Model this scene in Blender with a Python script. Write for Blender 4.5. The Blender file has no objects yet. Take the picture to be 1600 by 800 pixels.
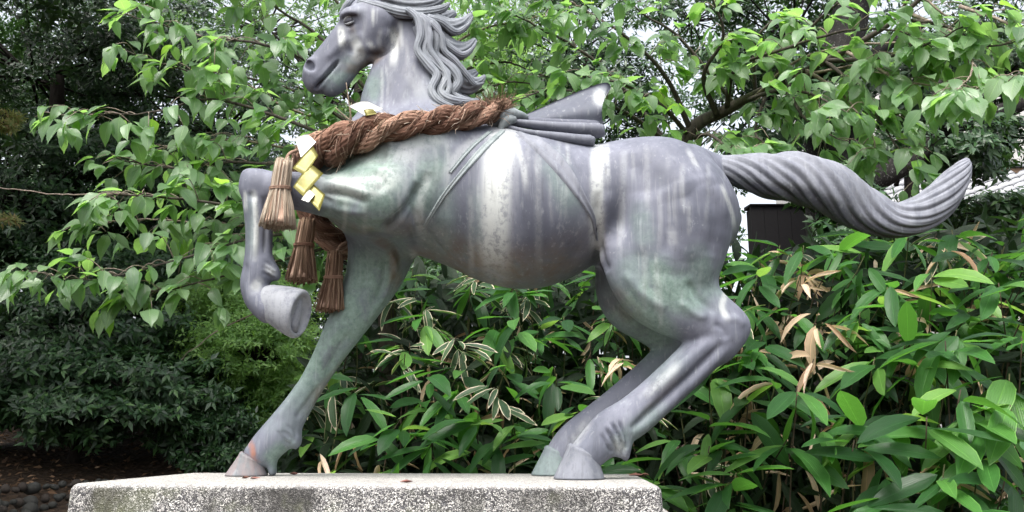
import bpy, math, random
import numpy as np
from mathutils import Matrix, Vector
from mathutils.bvhtree import BVHTree

# ------------------------------------------------------------------ camera, sky, sun, exposure
scene = bpy.context.scene
COL = scene.collection
TOP = 1.45                      # height of the pedestal top
CAMZ = TOP + 0.115
FPX = 1331.0                    # focal length in pixels of a 1600 px wide picture
PITCH = math.atan(287.0 / FPX)
cam_d = bpy.data.cameras.new('camera')
cam_d.sensor_width = 36.0
cam_d.lens = 36.0 * FPX / 1600.0
cam_d.clip_start = 0.05
cam_d.clip_end = 2000.0
cam = bpy.data.objects.new('camera', cam_d)
COL.objects.link(cam)
cam.location = (0, 0, CAMZ)
cam.rotation_euler = (math.pi / 2 + PITCH, 0, 0)
scene.camera = cam

SUN_EL, SUN_AZ = math.radians(62), math.radians(205)     # azimuth clockwise from +Y: behind the camera, a little left
world = bpy.data.worlds.new('World')
scene.world = world
world.use_nodes = True
wn = world.node_tree
for n in list(wn.nodes):
    wn.nodes.remove(n)
sky = wn.nodes.new('ShaderNodeTexSky')
sky.sky_type = 'NISHITA'
sky.sun_disc = False
sky.sun_elevation = SUN_EL
sky.sun_rotation = SUN_AZ
sky.air_density = 1.0
sky.dust_density = 6.0
sky.ozone_density = 1.0
hs = wn.nodes.new('ShaderNodeHueSaturation')
hs.inputs['Saturation'].default_value = 0.34
bg = wn.nodes.new('ShaderNodeBackground')
bg.inputs['Strength'].default_value = 0.15
wo = wn.nodes.new('ShaderNodeOutputWorld')
wn.links.new(sky.outputs[0], hs.inputs['Color'])
wn.links.new(hs.outputs[0], bg.inputs['Color'])
wn.links.new(bg.outputs[0], wo.inputs['Surface'])

sd = bpy.data.lights.new('sun', 'SUN')
sd.energy = 0.7
sd.angle = math.radians(35)
sd.color = (1.0, 0.97, 0.93)
sun = bpy.data.objects.new('sun', sd)
COL.objects.link(sun)
sv = Vector((math.sin(SUN_AZ) * math.cos(SUN_EL), math.cos(SUN_AZ) * math.cos(SUN_EL), math.sin(SUN_EL)))
sun.rotation_euler = sv.to_track_quat('Z', 'Y').to_euler()

scene.view_settings.view_transform = 'Standard'
scene.view_settings.look = 'None'
scene.view_settings.exposure = 1.6
scene.view_settings.gamma = 1.0
scene.view_settings.use_curve_mapping = False
scene.render.engine = 'CYCLES'
scene.cycles.max_bounces = 6
scene.cycles.transparent_max_bounces = 4
scene.cycles.caustics_reflective = False
scene.cycles.caustics_refractive = False
scene.cycles.use_denoising = True

# ------------------------------------------------------------------ helpers
CP, SP = math.cos(PITCH), math.sin(PITCH)


def W(px, py, Y):
    """the point of the place that lies at horizontal distance Y in the direction measured in the photograph"""
    a, b = (px - 800.0) / FPX, (400.0 - py) / FPX
    t = Y / (CP - b * SP)
    return np.array([a * t, Y, CAMZ + t * (b * CP + SP)])


def mpp(py, Y):
    b = (400.0 - py) / FPX
    return Y / (CP - b * SP) / FPX


def proj(v):
    v = np.asarray(v, dtype=float)
    x, y, z = v[..., 0], v[..., 1], v[..., 2] - CAMZ
    d = y * CP + z * SP
    u = -y * SP + z * CP
    return 800 + FPX * x / d, 400 - FPX * u / d


def tag(o, label=None, cat=None, group=None, kind=None):
    if label: o['label'] = label
    if cat: o['category'] = cat
    if group: o['group'] = group
    if kind: o['kind'] = kind
    return o


def empty(name, loc=(0, 0, 0)):
    o = bpy.data.objects.new(name, None)
    o.empty_display_size = 0.1
    COL.objects.link(o)
    o.location = loc
    return o


def link(name, mesh, parent=None, kind=None):
    o = bpy.data.objects.new(name, mesh)
    COL.objects.link(o)
    if parent is not None:
        o.parent = parent
        l = parent.location
        o.matrix_parent_inverse = Matrix.Translation((-l[0], -l[1], -l[2]))
    if kind: o['kind'] = kind
    return o


def mesh_np(name, verts, faces, mat=None, smooth=True, uv=None, attrs=None):
    """faces: (n,3) or (n,4) integer array"""
    verts = np.ascontiguousarray(verts, dtype=np.float32)
    faces = np.ascontiguousarray(faces, dtype=np.int32)
    me = bpy.data.meshes.new(name)
    nf, k = faces.shape
    me.vertices.add(len(verts))
    me.vertices.foreach_set('co', verts.ravel())
    me.loops.add(nf * k)
    me.loops.foreach_set('vertex_index', faces.ravel())
    me.polygons.add(nf)
    me.polygons.foreach_set('loop_start', np.arange(0, nf * k, k, dtype=np.int32))
    me.polygons.foreach_set('use_smooth', np.full(nf, smooth, dtype=bool))
    if uv is not None:
        l = me.uv_layers.new(name='UVMap')
        l.data.foreach_set('uv', np.ascontiguousarray(uv[faces.ravel()], dtype=np.float32).ravel())
    if attrs:
        for an, av in attrs.items():
            at = me.attributes.new(an, 'FLOAT', 'POINT')
            at.data.foreach_set('value', np.ascontiguousarray(av, dtype=np.float32))
    me.update(calc_edges=True)
    me.validate()
    if mat is not None:
        me.materials.append(mat)
    return me


class MB:
    """collects pieces (all quads) into one mesh"""
    def __init__(self):
        self.v, self.f, self.u, self.n = [], [], [], 0

    def add(self, v, f, uv=None):
        v = np.asarray(v, float)
        f = np.asarray(f, int)
        if f.shape[1] == 3:
            f = np.concatenate([f, f[:, 2:3]], 1)
        self.v.append(v)
        self.f.append(f + self.n)
        self.u.append(np.zeros((len(v), 2)) if uv is None else np.asarray(uv, float))
        self.n += len(v)
        return self

    def mesh(self, name, mat, smooth=True, uv=False):
        v = np.concatenate(self.v)
        f = np.concatenate(self.f)
        u = np.concatenate(self.u)
        tri = f[:, 2] == f[:, 3]
        if tri.any():
            q = f[~tri]
            f = np.concatenate([f[tri][:, :3], q[:, [0, 1, 2]], q[:, [0, 2, 3]]])
        return mesh_np(name, v, f, mat, smooth, u if uv else None)


def catmull(P, n):
    """smooth curve through the rows of P, n samples for each span"""
    P = np.asarray(P, float)
    if len(P) == 2:
        t = np.linspace(0, 1, n + 1)[:, None]
        return P[0] * (1 - t) + P[1] * t
    Q = np.vstack([2 * P[0] - P[1], P, 2 * P[-1] - P[-2]])
    out = []
    for i in range(len(P) - 1):
        p0, p1, p2, p3 = Q[i:i + 4]
        for t in np.arange(n) / n:
            out.append(0.5 * ((2 * p1) + (-p0 + p2) * t + (2 * p0 - 5 * p1 + 4 * p2 - p3) * t * t + (-p0 + 3 * p1 - 3 * p2 + p3) * t ** 3))
    out.append(P[-1])
    return np.array(out)


def frames(C, up=(0, 1, 0)):
    """tangent, normal, binormal carried along curve C without twisting"""
    T = np.gradient(C, axis=0)
    T /= np.linalg.norm(T, axis=1)[:, None] + 1e-12
    n = np.asarray(up, float)
    N = []
    for t in T:
        n = n - t * n.dot(t)
        if np.linalg.norm(n) < 1e-6:
            n = np.cross(t, (0.3, 0.5, 0.8))
        n = n / np.linalg.norm(n)
        N.append(n)
    N = np.array(N)
    return T, N, np.cross(T, N)


def sweep(C, R, seg=8, K=1.0, up=(0, 1, 0), shape=None, caps=True):
    """tube along C with radii R; K scales it along the 'up' normal; shape(theta, s) scales the radius"""
    C = np.asarray(C, float)
    m = len(C)
    R = np.broadcast_to(np.asarray(R, float), (m,))
    K = np.broadcast_to(np.asarray(K, float), (m,))
    T, N, B = frames(C, up)
    th = np.linspace(0, 2 * np.pi, seg, endpoint=False)
    s = np.linspace(0, 1, m)
    sh = np.ones((m, seg)) if shape is None else shape(th[None, :], s[:, None])
    r = R[:, None] * sh
    V = C[:, None, :] + N[:, None, :] * (r * np.cos(th) * K[:, None])[..., None] + B[:, None, :] * (r * np.sin(th))[..., None]
    V = V.reshape(-1, 3)
    i = np.arange(m - 1)[:, None] * seg
    j = np.arange(seg)[None, :]
    j2 = (j + 1) % seg
    F = np.stack([i + j, i + j2, i + seg + j2, i + seg + j], -1).reshape(-1, 4)
    if caps:
        V = np.vstack([V, C[0], C[-1]])
        a, b = m * seg, m * seg + 1
        jj = np.arange(seg)
        c0 = np.stack([jj * 0 + a, (jj + 1) % seg, jj, jj], -1)
        e = (m - 1) * seg
        c1 = np.stack([jj * 0 + b, e + jj, e + (jj + 1) % seg, e + (jj + 1) % seg], -1)
        F = np.vstack([F, c0, c1])
    uv = np.stack([np.repeat(s, seg), np.tile(th / (2 * np.pi), m)], -1)
    if caps:
        uv = np.vstack([uv, [0, 0], [1, 0]])
    return V, F, uv


def box(x0, x1, y0, y1, z0, z1):
    v = np.array([[x, y, z] for z in (z0, z1) for y in (y0, y1) for x in (x0, x1)], float)
    f = [[0, 2, 3, 1], [4, 5, 7, 6], [0, 1, 5, 4], [2, 6, 7, 3], [0, 4, 6, 2], [1, 3, 7, 5]]
    return v, np.array(f)


# ------------------------------------------------------------------ materials
def newmat(name):
    m = bpy.data.materials.new(name)
    m.use_nodes = True
    nt = m.node_tree
    for n in list(nt.nodes):
        nt.nodes.remove(n)
    out = nt.nodes.new('ShaderNodeOutputMaterial')
    return m, nt, out


class NB:
    """short node builder"""
    def __init__(self, nt):
        self.nt = nt

    def n(self, t, **kw):
        nd = self.nt.nodes.new(t)
        for k, v in kw.items():
            if k in ('inp',):
                for a, b in v.items():
                    self.set(nd.inputs[a], b)
            else:
                setattr(nd, k, v)
        return nd

    def set(self, sock, v):
        if isinstance(v, bpy.types.NodeSocket):
            self.nt.links.new(v, sock)
        else:
            if sock.type == 'RGBA' and len(v) == 3:
                v = (*v, 1)
            sock.default_value = v

    def math(self, op, a, b=None, clamp=False):
        nd = self.n('ShaderNodeMath', operation=op, use_clamp=clamp)
        self.set(nd.inputs[0], a)
        if b is not None: self.set(nd.inputs[1], b)
        return nd.outputs[0]

    def mix(self, f, a, b, blend='MIX'):
        nd = self.n('ShaderNodeMix', data_type='RGBA', blend_type=blend)
        self.set(nd.inputs[0], f)
        self.set(nd.inputs[6], a)
        self.set(nd.inputs[7], b)
        return nd.outputs[2]

    def ramp(self, f, stops):
        nd = self.n('ShaderNodeValToRGB')
        self.set(nd.inputs[0], f)
        e = nd.color_ramp.elements
        while len(e) > 1: e.remove(e[-1])
        e[0].position = stops[0][0]
        e[0].color = (*stops[0][1], 1) if not isinstance(stops[0][1], float) else (stops[0][1],) * 3 + (1,)
        for p, c in stops[1:]:
            x = e.new(p)
            x.color = (*c, 1) if not isinstance(c, float) else (c, c, c, 1)
        return nd.outputs[0]

    def maprange(self, v, a, b, c=0.0, d=1.0):
        nd = self.n('ShaderNodeMapRange')
        self.set(nd.inputs[0], v)
        for i, x in enumerate((a, b, c, d)): nd.inputs[i + 1].default_value = x
        return nd.outputs[0]

    def coord(self, which='Object', scale=(1, 1, 1)):
        tc = self.n('ShaderNodeTexCoord')
        mp = self.n('ShaderNodeMapping')
        mp.inputs['Scale'].default_value = scale
        self.nt.links.new(tc.outputs[which], mp.inputs[0])
        return mp.outputs[0]

    def noise(self, vec, scale, detail=4.0, rough=0.55, out=0, dist=0.0):
        nd = self.n('ShaderNodeTexNoise')
        self.set(nd.inputs['Vector'], vec)
        nd.inputs['Scale'].default_value = scale
        nd.inputs['Detail'].default_value = detail
        nd.inputs['Roughness'].default_value = rough
        nd.inputs['Distortion'].default_value = dist
        return nd.outputs[out]

    def voronoi(self, vec, scale, feature='F1', out=0, rnd=1.0):
        nd = self.n('ShaderNodeTexVoronoi', feature=feature)
        self.set(nd.inputs['Vector'], vec)
        nd.inputs['Scale'].default_value = scale
        nd.inputs['Randomness'].default_value = rnd
        return nd.outputs[out]

    def bump(self, h, strength=0.3, dist=0.01, normal=None):
        nd = self.n('ShaderNodeBump')
        nd.inputs['Strength'].default_value = strength
        nd.inputs['Distance'].default_value = dist
        self.set(nd.inputs['Height'], h)
        if normal is not None: self.set(nd.inputs['Normal'], normal)
        return nd.outputs[0]

    def attr(self, name):
        return self.n('ShaderNodeAttribute', attribute_name=name).outputs['Fac']

    def principled(self, color, rough=0.5, spec=0.5, metal=0.0, normal=None):
        p = self.n('ShaderNodeBsdfPrincipled')
        self.set(p.inputs['Base Color'], color)
        self.set(p.inputs['Roughness'], rough)
        self.set(p.inputs['Specular IOR Level'], spec)
        self.set(p.inputs['Metallic'], metal)
        if normal is not None: self.set(p.inputs['Normal'], normal)
        return p

    def rand(self):
        """a number of its own for each leaf, whether it is an object or an island of a mesh"""
        a = self.n('ShaderNodeNewGeometry').outputs['Random Per Island']
        b = self.n('ShaderNodeObjectInfo').outputs['Random']
        return self.math('FRACT', self.math('ADD', a, b))

# ------------------------------------------------------------------ the bronze horse
Y0 = 2.75                        # distance of the horse's middle plane


def bronze_material():
    m, nt, out = newmat('patinated_bronze')
    b = NB(nt)
    co = b.coord('Object')
    big = b.noise(co, 3.2, 5, 0.6)
    streak = b.noise(b.coord('Object', (26, 26, 1.6)), 1.0, 5, 0.65)
    fine = b.noise(co, 60, 4, 0.7)
    blot = b.noise(co, 11, 5, 0.65, dist=0.6)
    c = b.ramp(b.math('ADD', b.math('MULTIPLY', big, 0.55), b.math('MULTIPLY', streak, 0.45)),
               [(0.34, (0.086, 0.093, 0.115)), (0.46, (0.123, 0.131, 0.164)), (0.56, (0.160, 0.168, 0.207)), (0.70, (0.235, 0.254, 0.282))])
    gf = b.math('MULTIPLY', b.attr('green'), b.maprange(blot, 0.22, 0.50), clamp=True)
    c = b.mix(gf, c, b.ramp(fine, [(0.32, (0.120, 0.185, 0.150)), (0.68, (0.225, 0.310, 0.265))]))
    bf = b.math('MULTIPLY', b.attr('brown'), b.maprange(b.math('ADD', b.math('MULTIPLY', blot, 0.5), b.math('MULTIPLY', streak, 0.5)), 0.32, 0.6), clamp=True)
    c = b.mix(bf, c, (0.135, 0.098, 0.066))
    pn = b.maprange(b.math('ADD', b.math('MULTIPLY', streak, 0.5), b.math('MULTIPLY', fine, 0.5)), 0.40, 0.50)
    pf = b.math('MULTIPLY', b.attr('pale'), b.math('ADD', b.math('MULTIPLY', pn, 0.6), 0.4), clamp=True)
    c = b.mix(pf, c, (0.50, 0.52, 0.50))
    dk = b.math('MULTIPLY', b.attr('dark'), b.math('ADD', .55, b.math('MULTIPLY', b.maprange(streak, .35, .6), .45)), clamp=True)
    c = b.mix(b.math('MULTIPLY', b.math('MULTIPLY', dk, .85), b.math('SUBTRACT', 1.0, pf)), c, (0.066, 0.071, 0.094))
    # thin run-off lines
    drip = b.noise(b.coord('Object', (75, 75, 1.6)), 1.0, 4, .6)
    c = b.mix(b.math('MULTIPLY', b.maprange(drip, .58, .72), .28), c, (0.40, 0.42, 0.43))
    c = b.mix(b.math('MULTIPLY', b.maprange(drip, .40, .32), .22), c, (0.055, 0.055, 0.058))
    # scattered lime flecks and dark pits
    fl = b.maprange(b.noise(co, 34, 6, 0.75), 0.64, 0.70)
    c = b.mix(b.math('MULTIPLY', fl, 0.30), c, (0.40, 0.43, 0.43))
    pit = b.maprange(b.noise(co, 47, 3, 0.6), 0.33, 0.26)
    c = b.mix(b.math('MULTIPLY', pit, 0.18), c, (0.05, 0.05, 0.05))
    rf = b.attr('rust')
    c = b.mix(b.math('MULTIPLY', rf, b.maprange(streak, 0.35, 0.6), clamp=True), c, (0.28, 0.12, 0.075))
    rough = b.maprange(b.math('ADD', b.math('MULTIPLY', blot, 0.5), b.math('MULTIPLY', fine, 0.5)), 0.3, 0.7, 0.54, 0.72)
    h = b.math('ADD', b.math('MULTIPLY', fine, 0.35), b.math('ADD', b.math('MULTIPLY', blot, 0.5), b.math('MULTIPLY', streak, 0.35)))
    p = b.principled(c, rough, 0.26, 0.0, b.bump(h, 0.32, 0.006))
    nt.links.new(p.outputs[0], out.inputs[0])
    return m


BRONZE = bronze_material()

HV = 0.0062                      # voxel
GX0, GX1 = W(335, 400, Y0)[0], W(1215, 400, Y0)[0]
GZ0, GZ1 = TOP - 0.01, W(600, -95, Y0)[2]
GY0, GY1 = Y0 - 0.40, Y0 + 0.40
gx = np.arange(GX0, GX1, HV)
gy = np.arange(GY0, GY1, HV)
gz = np.arange(GZ0, GZ1, HV)
FIELD = np.full((len(gx), len(gy), len(gz)), 1.0, dtype=np.float32)


def smin(a, b, k):
    h = np.maximum(k - np.abs(a - b), 0) / k
    return np.minimum(a, b) - h * h * k * 0.25


def smax(a, b, k):
    return -smin(-a, -b, k)


def sub(lo, hi):
    s = []
    for g, l, h in zip((gx, gy, gz), lo, hi):
        i0 = max(0, int(np.searchsorted(g, l)) - 1)
        i1 = min(len(g), int(np.searchsorted(g, h)) + 1)
        s.append(slice(i0, i1))
    return tuple(s)


def chain(pts, k=0.04, n=4, cut=False):
    """pts: (px, py, radius in px, offset in depth, depth ratio); a tapering limb blended onto the body"""
    P = []
    for p in pts:
        px, py, r, yo, kd = p
        c = W(px, py, Y0 + yo)
        P.append([*c, r * mpp(py, Y0 + yo), kd])
    P = catmull(P, n)
    P[:, 3] = np.maximum(P[:, 3], 0.002)
    rr = (P[:, 3] * np.maximum(1, P[:, 4]))[:, None]
    m = k + 0.03
    s = sub((P[:, :3] - rr).min(0) - m, (P[:, :3] + rr).max(0) + m)
    X = gx[s[0]][:, None, None].astype(np.float32)
    Y = gy[s[1]][None, :, None].astype(np.float32)
    Z = gz[s[2]][None, None, :].astype(np.float32)
    D = None
    for a, b in zip(P[:-1], P[1:]):
        kd = 0.5 * (a[4] + b[4])
        d = b[:3] - a[:3]
        ds = d / np.array([1, kd, 1])
        L = max(ds.dot(ds), 1e-9)
        ax, ay, az = X - a[0], (Y - a[1]) / kd, Z - a[2]
        t = np.clip((ax * ds[0] + ay * ds[1] + az * ds[2]) / L, 0, 1)
        q = np.sqrt((ax - t * ds[0]) ** 2 + (ay - t * ds[1]) ** 2 + (az - t * ds[2]) ** 2) - (a[3] + t * (b[3] - a[3]))
        q = q.astype(np.float32) * np.float32(min(1.0, kd) ** 0.5)
        D = q if D is None else np.minimum(D, q)
    F = FIELD[s]
    FIELD[s] = smax(F, -D, k) if cut else smin(F, D, k)


def torso(st, k=0.03):
    """st: (px, top py, bottom py, half width)"""
    A = []
    for px, t, bo, w in st:
        c = W(px, (t + bo) / 2, Y0)
        zt, zb = W(px, t, Y0)[2], W(px, bo, Y0)[2]
        A.append([c[0], (zt + zb) / 2, (zt - zb) / 2, w])
    A = catmull(A, 6)
    X = gx
    zc, hz, w = (np.interp(X, A[:, 0], A[:, i])[:, None, None].astype(np.float32) for i in (1, 2, 3))
    s = sub((A[0, 0], GY0, (A[:, 1] - A[:, 2]).min() - 0.06), (A[-1, 0], GY1, (A[:, 1] + A[:, 2]).max() + 0.06))
    zc, hz, w = zc[s[0]], np.maximum(hz[s[0]], 0.004), np.maximum(w[s[0]], 0.004)
    y = (gy[s[1]][None, :, None] - Y0).astype(np.float32)
    z = gz[s[2]][None, None, :].astype(np.float32) - zc
    k0 = np.sqrt((z / hz) ** 2 + (y / w) ** 2) + 1e-6
    k1 = np.sqrt((z / hz ** 2) ** 2 + (y / w ** 2) ** 2) + 1e-6
    D = k0 * (k0 - 1) / k1
    FIELD[s] = smin(FIELD[s], D.astype(np.float32), k)


torso([(484, 270, 284, .03), (492, 245, 305, .075), (510, 218, 335, .125), (535, 200, 358, .16), (565, 190, 376, .185), (600, 185, 388, .20),
       (650, 186, 396, .213), (700, 193, 414, .228), (750, 201, 437, .243), (800, 207, 449, .253), (850, 216, 447, .252), (900, 227, 428, .235),
       (930, 232, 410, .22), (955, 227, 404, .215), (1000, 221, 406, .222), (1050, 228, 408, .215), (1090, 243, 405, .19), (1120, 268, 395, .155),
       (1140, 297, 382, .11), (1150, 318, 366, .06), (1154, 332, 352, .03)])
# neck
chain([(655, 255, 105, 0, .70), (650, 205, 92, 0, .62), (642, 165, 79, 0, .58), (641, 125, 64, 0, .56), (643, 85, 50, 0, .56), (640, 45, 40, 0, .6), (632, 8, 38, 0, .62)], 0.06)
# head: face, cheek, jaw, lips, brow, ears
chain([(612, 2, 36, 0, .78), (580, 30, 38, 0, .84), (549, 60, 31, 0, .80), (524, 86, 27.5, 0, .78), (506, 106, 26, 0, .82), (498, 120, 23.5, 0, .9)], 0.03)
chain([(598, 42, 38, 0, 1.02), (586, 58, 33, 0, 1.0), (566, 76, 27, 0, .86), (545, 98, 22, 0, .8), (526, 126, 20, 0, .84), (517, 137, 15.5, 0, .9)], 0.018)
chain([(488, 122, 14, 0, 1.3), (492, 133, 13, 0, 1.3)], 0.02)
for sg in (-1, 1):
    chain([(536, 25, 7, sg * .052, 1), (546, 19, 9, sg * .062, 1), (560, 20, 8, sg * .066, 1)], 0.02)       # brow
    chain([(545, 60, 5, sg * .052, 1), (530, 72, 4, sg * .047, 1), (515, 88, 3, sg * .045, 1)], 0.02)         # face bone
    chain([(484, 97, 7, sg * .032, 1), (481, 106, 7, sg * .034, 1), (486, 113, 6, sg * .036, 1)], 0.016)     # nostril rim
    chain([(610, -22, 13, sg * .045, .7), (604, -48, 14, sg * .055, .6), (594, -78, 3, sg * .06, .6)], 0.02, 4)   # ear
    chain([(480, 97, 3.6, sg * .042, 1.6), (482, 104, 5.0, sg * .042, 1.6), (487, 109, 3.2, sg * .042, 1.6)], 0.005, 3, cut=True)
    chain([(541, 31, 8, sg * .075, .8), (550, 29, 8, sg * .078, .8)], 0.008, 3, cut=True)
# shoulder mass and raised near foreleg
chain([(660, 250, 70, -.10, .9), (630, 290, 68, -.13, .95), (590, 310, 52, -.17, 1.1)], 0.07)
chain([(660, 250, 70, .10, .9), (630, 300, 66, .12, .95), (605, 350, 56, .12, 1.0)], 0.07)
chain([(615, 312, 55, -.165, 1.05), (570, 314, 45, -.175, 1.1), (520, 306, 36, -.185, 1.05), (470, 299, 30.5, -.19, 1), (430, 296, 28, -.19, 1), (408, 293, 27, -.19, .95)], 0.05)
chain([(403, 290, 24, -.19, 1), (404, 318, 24, -.19, 1), (405, 355, 21.5, -.19, .95), (404, 395, 21, -.19, .95), (402, 425, 23.5, -.19, .95), (398, 445, 22.5, -.19, .95), (404, 466, 22, -.19, 1.0), (422, 479, 27, -.19, 1.0)], 0.022)
chain([(388, 275, 9, -.19, 1.6), (384, 296, 6.5, -.19, 1.6)], 0.03)                     # knee cap
chain([(420, 408, 7, -.19, 1.8), (428, 426, 10, -.19, 1.8), (433, 436, 4, -.19, 1.6)], 0.014)      # ergot
# standing far foreleg
chain([(600, 355, 56, .12, .95), (594, 400, 50, .115, .9), (580, 440, 42, .11, .9), (553, 488, 34, .10, .9), (528, 530, 27.5, .10, .95), (505, 570, 22, .10, .95),
       (480, 612, 20.5, .10, .95), (455, 650, 24, .10, .95), (436, 678, 28, .10, .92), (418, 696, 26, .10, .95), (402, 712, 22, .10, 1)], 0.035)
chain([(452, 672, 15, .10, 1.5), (461, 688, 11, .095, 1.5), (462, 699, 4, .095, 1.5)], 0.016)
chain([(424, 700, 12, .105, 1.5), (425, 722, 7, .105, 2), (426, 738, 6.5, .105, 2)], 0.015)
# hind quarters, near and far
chain([(1035, 285, 66, -.09, 1.1), (1055, 330, 88, -.10, .95), (1045, 385, 88, -.115, .80), (1034, 428, 80, -.125, .72), (1045, 458, 64, -.135, .74), (1072, 487, 47, -.14, .8),
       (1104, 508, 37, -.14, .8), (1122, 522, 35, -.14, .8), (1088, 560, 31.5, -.14, .8), (1035, 610, 30, -.14, .8), (992, 648, 31.5, -.14, .82), (956, 672, 33, -.14, .85), (932, 694, 30, -.14, .9), (915, 712, 27, -.14, 1)], 0.045)
chain([(1090, 455, 30, -.135, .7), (1118, 478, 24, -.14, .75), (1145, 500, 22, -.14, .8), (1152, 516, 20, -.14, .8), (1130, 548, 16, -.14, .8)], 0.03)
chain([(962, 400, 24, -.15, 1), (985, 440, 22, -.16, 1), (1020, 480, 10, -.16, 1)], 0.05)             # stifle
chain([(958, 666, 18, -.14, 1.5), (972, 688, 15, -.145, 1.6), (976, 708, 9, -.145, 1.6), (979, 718, 4, -.145, 1.5)], 0.012)
chain([(948, 690, 12, -.145, 1.6), (960, 703, 8, -.145, 1.6), (966, 711, 4, -.145, 1.5)], 0.012)
chain([(1040, 300, 70, .09, 1.1), (1040, 370, 84, .11, .85), (1010, 425, 78, .12, .72), (998, 462, 62, .13, .75), (1020, 500, 40, .135, .8), (1050, 528, 34, .135, .8),
       (1062, 545, 33, .135, .8), (1020, 585, 28, .135, .8), (965, 632, 27, .135, .8), (925, 665, 28, .135, .85), (895, 690, 28, .135, .9), (876, 712, 25, .135, 1)], 0.045)
chain([(1060, 500, 24, .135, .8), (1085, 530, 20, .135, .8), (1070, 560, 16, .135, .8)], 0.03)
# dock of the tail
chain([(1085, 258, 30, 0, .9), (1125, 262, 19, 0, .9), (1160, 266, 14, 0, .9)], 0.05)


def surface_nets(F, x, y, z):
    ins = F < 0
    nx, ny, nz = F.shape
    c = np.zeros((nx - 1, ny - 1, nz - 1), np.int8)
    for i in (0, 1):
        for j in (0, 1):
            for k in (0, 1):
                c += ins[i:nx - 1 + i, j:ny - 1 + j, k:nz - 1 + k]
    act = (c > 0) & (c < 8)
    I = np.argwhere(act)
    idx = np.full(act.shape, -1, np.int32)
    idx[act] = np.arange(len(I))
    corners = [(i, j, k) for i in (0, 1) for j in (0, 1) for k in (0, 1)]
    val = {o: F[I[:, 0] + o[0], I[:, 1] + o[1], I[:, 2] + o[2]] for o in corners}
    acc = np.zeros((len(I), 3))
    cnt = np.zeros(len(I))
    for a in corners:
        for ax in range(3):
            if a[ax] == 0:
                b = list(a); b[ax] = 1; b = tuple(b)
                va, vb = val[a], val[b]
                cr = (va < 0) != (vb < 0)
                t = np.where(cr, va / np.where(cr, va - vb, 1), 0)
                p = np.tile(np.array(a, float), (len(I), 1))
                p[:, ax] += t
                acc += p * cr[:, None]
                cnt += cr
    V = I + acc / cnt[:, None]
    V = np.stack([x[0] + V[:, 0] * HV, y[0] + V[:, 1] * HV, z[0] + V[:, 2] * HV], -1)
    Q = []
    for ax in range(3):
        o1, o2 = [(1, 2), (2, 0), (0, 1)][ax]
        sa = [slice(1, -1)] * 3; sa[ax] = slice(0, -1)
        sb = [slice(1, -1)] * 3; sb[ax] = slice(1, None)
        A, B = ins[tuple(sa)], ins[tuple(sb)]
        e = np.argwhere(A != B)
        off = np.array([1, 1, 1]); off[ax] = 0
        e = e + off
        up = ins[e[:, 0], e[:, 1], e[:, 2]]
        q = []
        for d1, d2 in ((-1, -1), (0, -1), (0, 0), (-1, 0)):
            g = e.copy()
            g[:, o1] += d1; g[:, o2] += d2
            q.append(idx[g[:, 0], g[:, 1], g[:, 2]])
        q = np.stack(q, -1)
        q[~up] = q[~up][:, ::-1]
        Q.append(q)
    Q = np.concatenate(Q)
    return V, Q[(Q >= 0).all(1)]


BV, BF = surface_nets(FIELD, gx, gy, gz)
del FIELD


def laplace(V, F, it, w=0.5):
    n = len(V)
    e = np.concatenate([F[:, [0, 1]], F[:, [1, 2]], F[:, [2, 3]], F[:, [3, 0]]])
    deg = np.bincount(e[:, 0], minlength=n) + np.bincount(e[:, 1], minlength=n)
    for _ in range(it):
        S = np.stack([np.bincount(e[:, 0], V[e[:, 1], i], n) + np.bincount(e[:, 1], V[e[:, 0], i], n) for i in range(3)], -1)
        V = V + w * (S / deg[:, None] - V)
    return V


def normals(V, F):
    fn = np.cross(V[F[:, 2]] - V[F[:, 0]], V[F[:, 3]] - V[F[:, 1]])
    N = np.zeros_like(V)
    for i in range(4):
        for j in range(3):
            N[:, j] += np.bincount(F[:, i], fn[:, j], len(V))
    return N / (np.linalg.norm(N, axis=1)[:, None] + 1e-12)


BV = laplace(BV, BF, 5)


def polydist(PX, PY, line):
    """distance in px to a polyline and the position along it"""
    line = catmull(np.array(line, float), 5)
    best = np.full(PX.shape, 1e9)
    pos = np.zeros(PX.shape)
    n = len(line) - 1
    for i in range(n):
        a, d = line[i], line[i + 1] - line[i]
        t = np.clip(((PX - a[0]) * d[0] + (PY - a[1]) * d[1]) / max(d.dot(d), 1e-6), 0, 1)
        q = np.hypot(PX - a[0] - t * d[0], PY - a[1] - t * d[1])
        m = q < best
        best[m] = q[m]
        pos[m] = (i + t[m]) / n
    return best, pos


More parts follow.
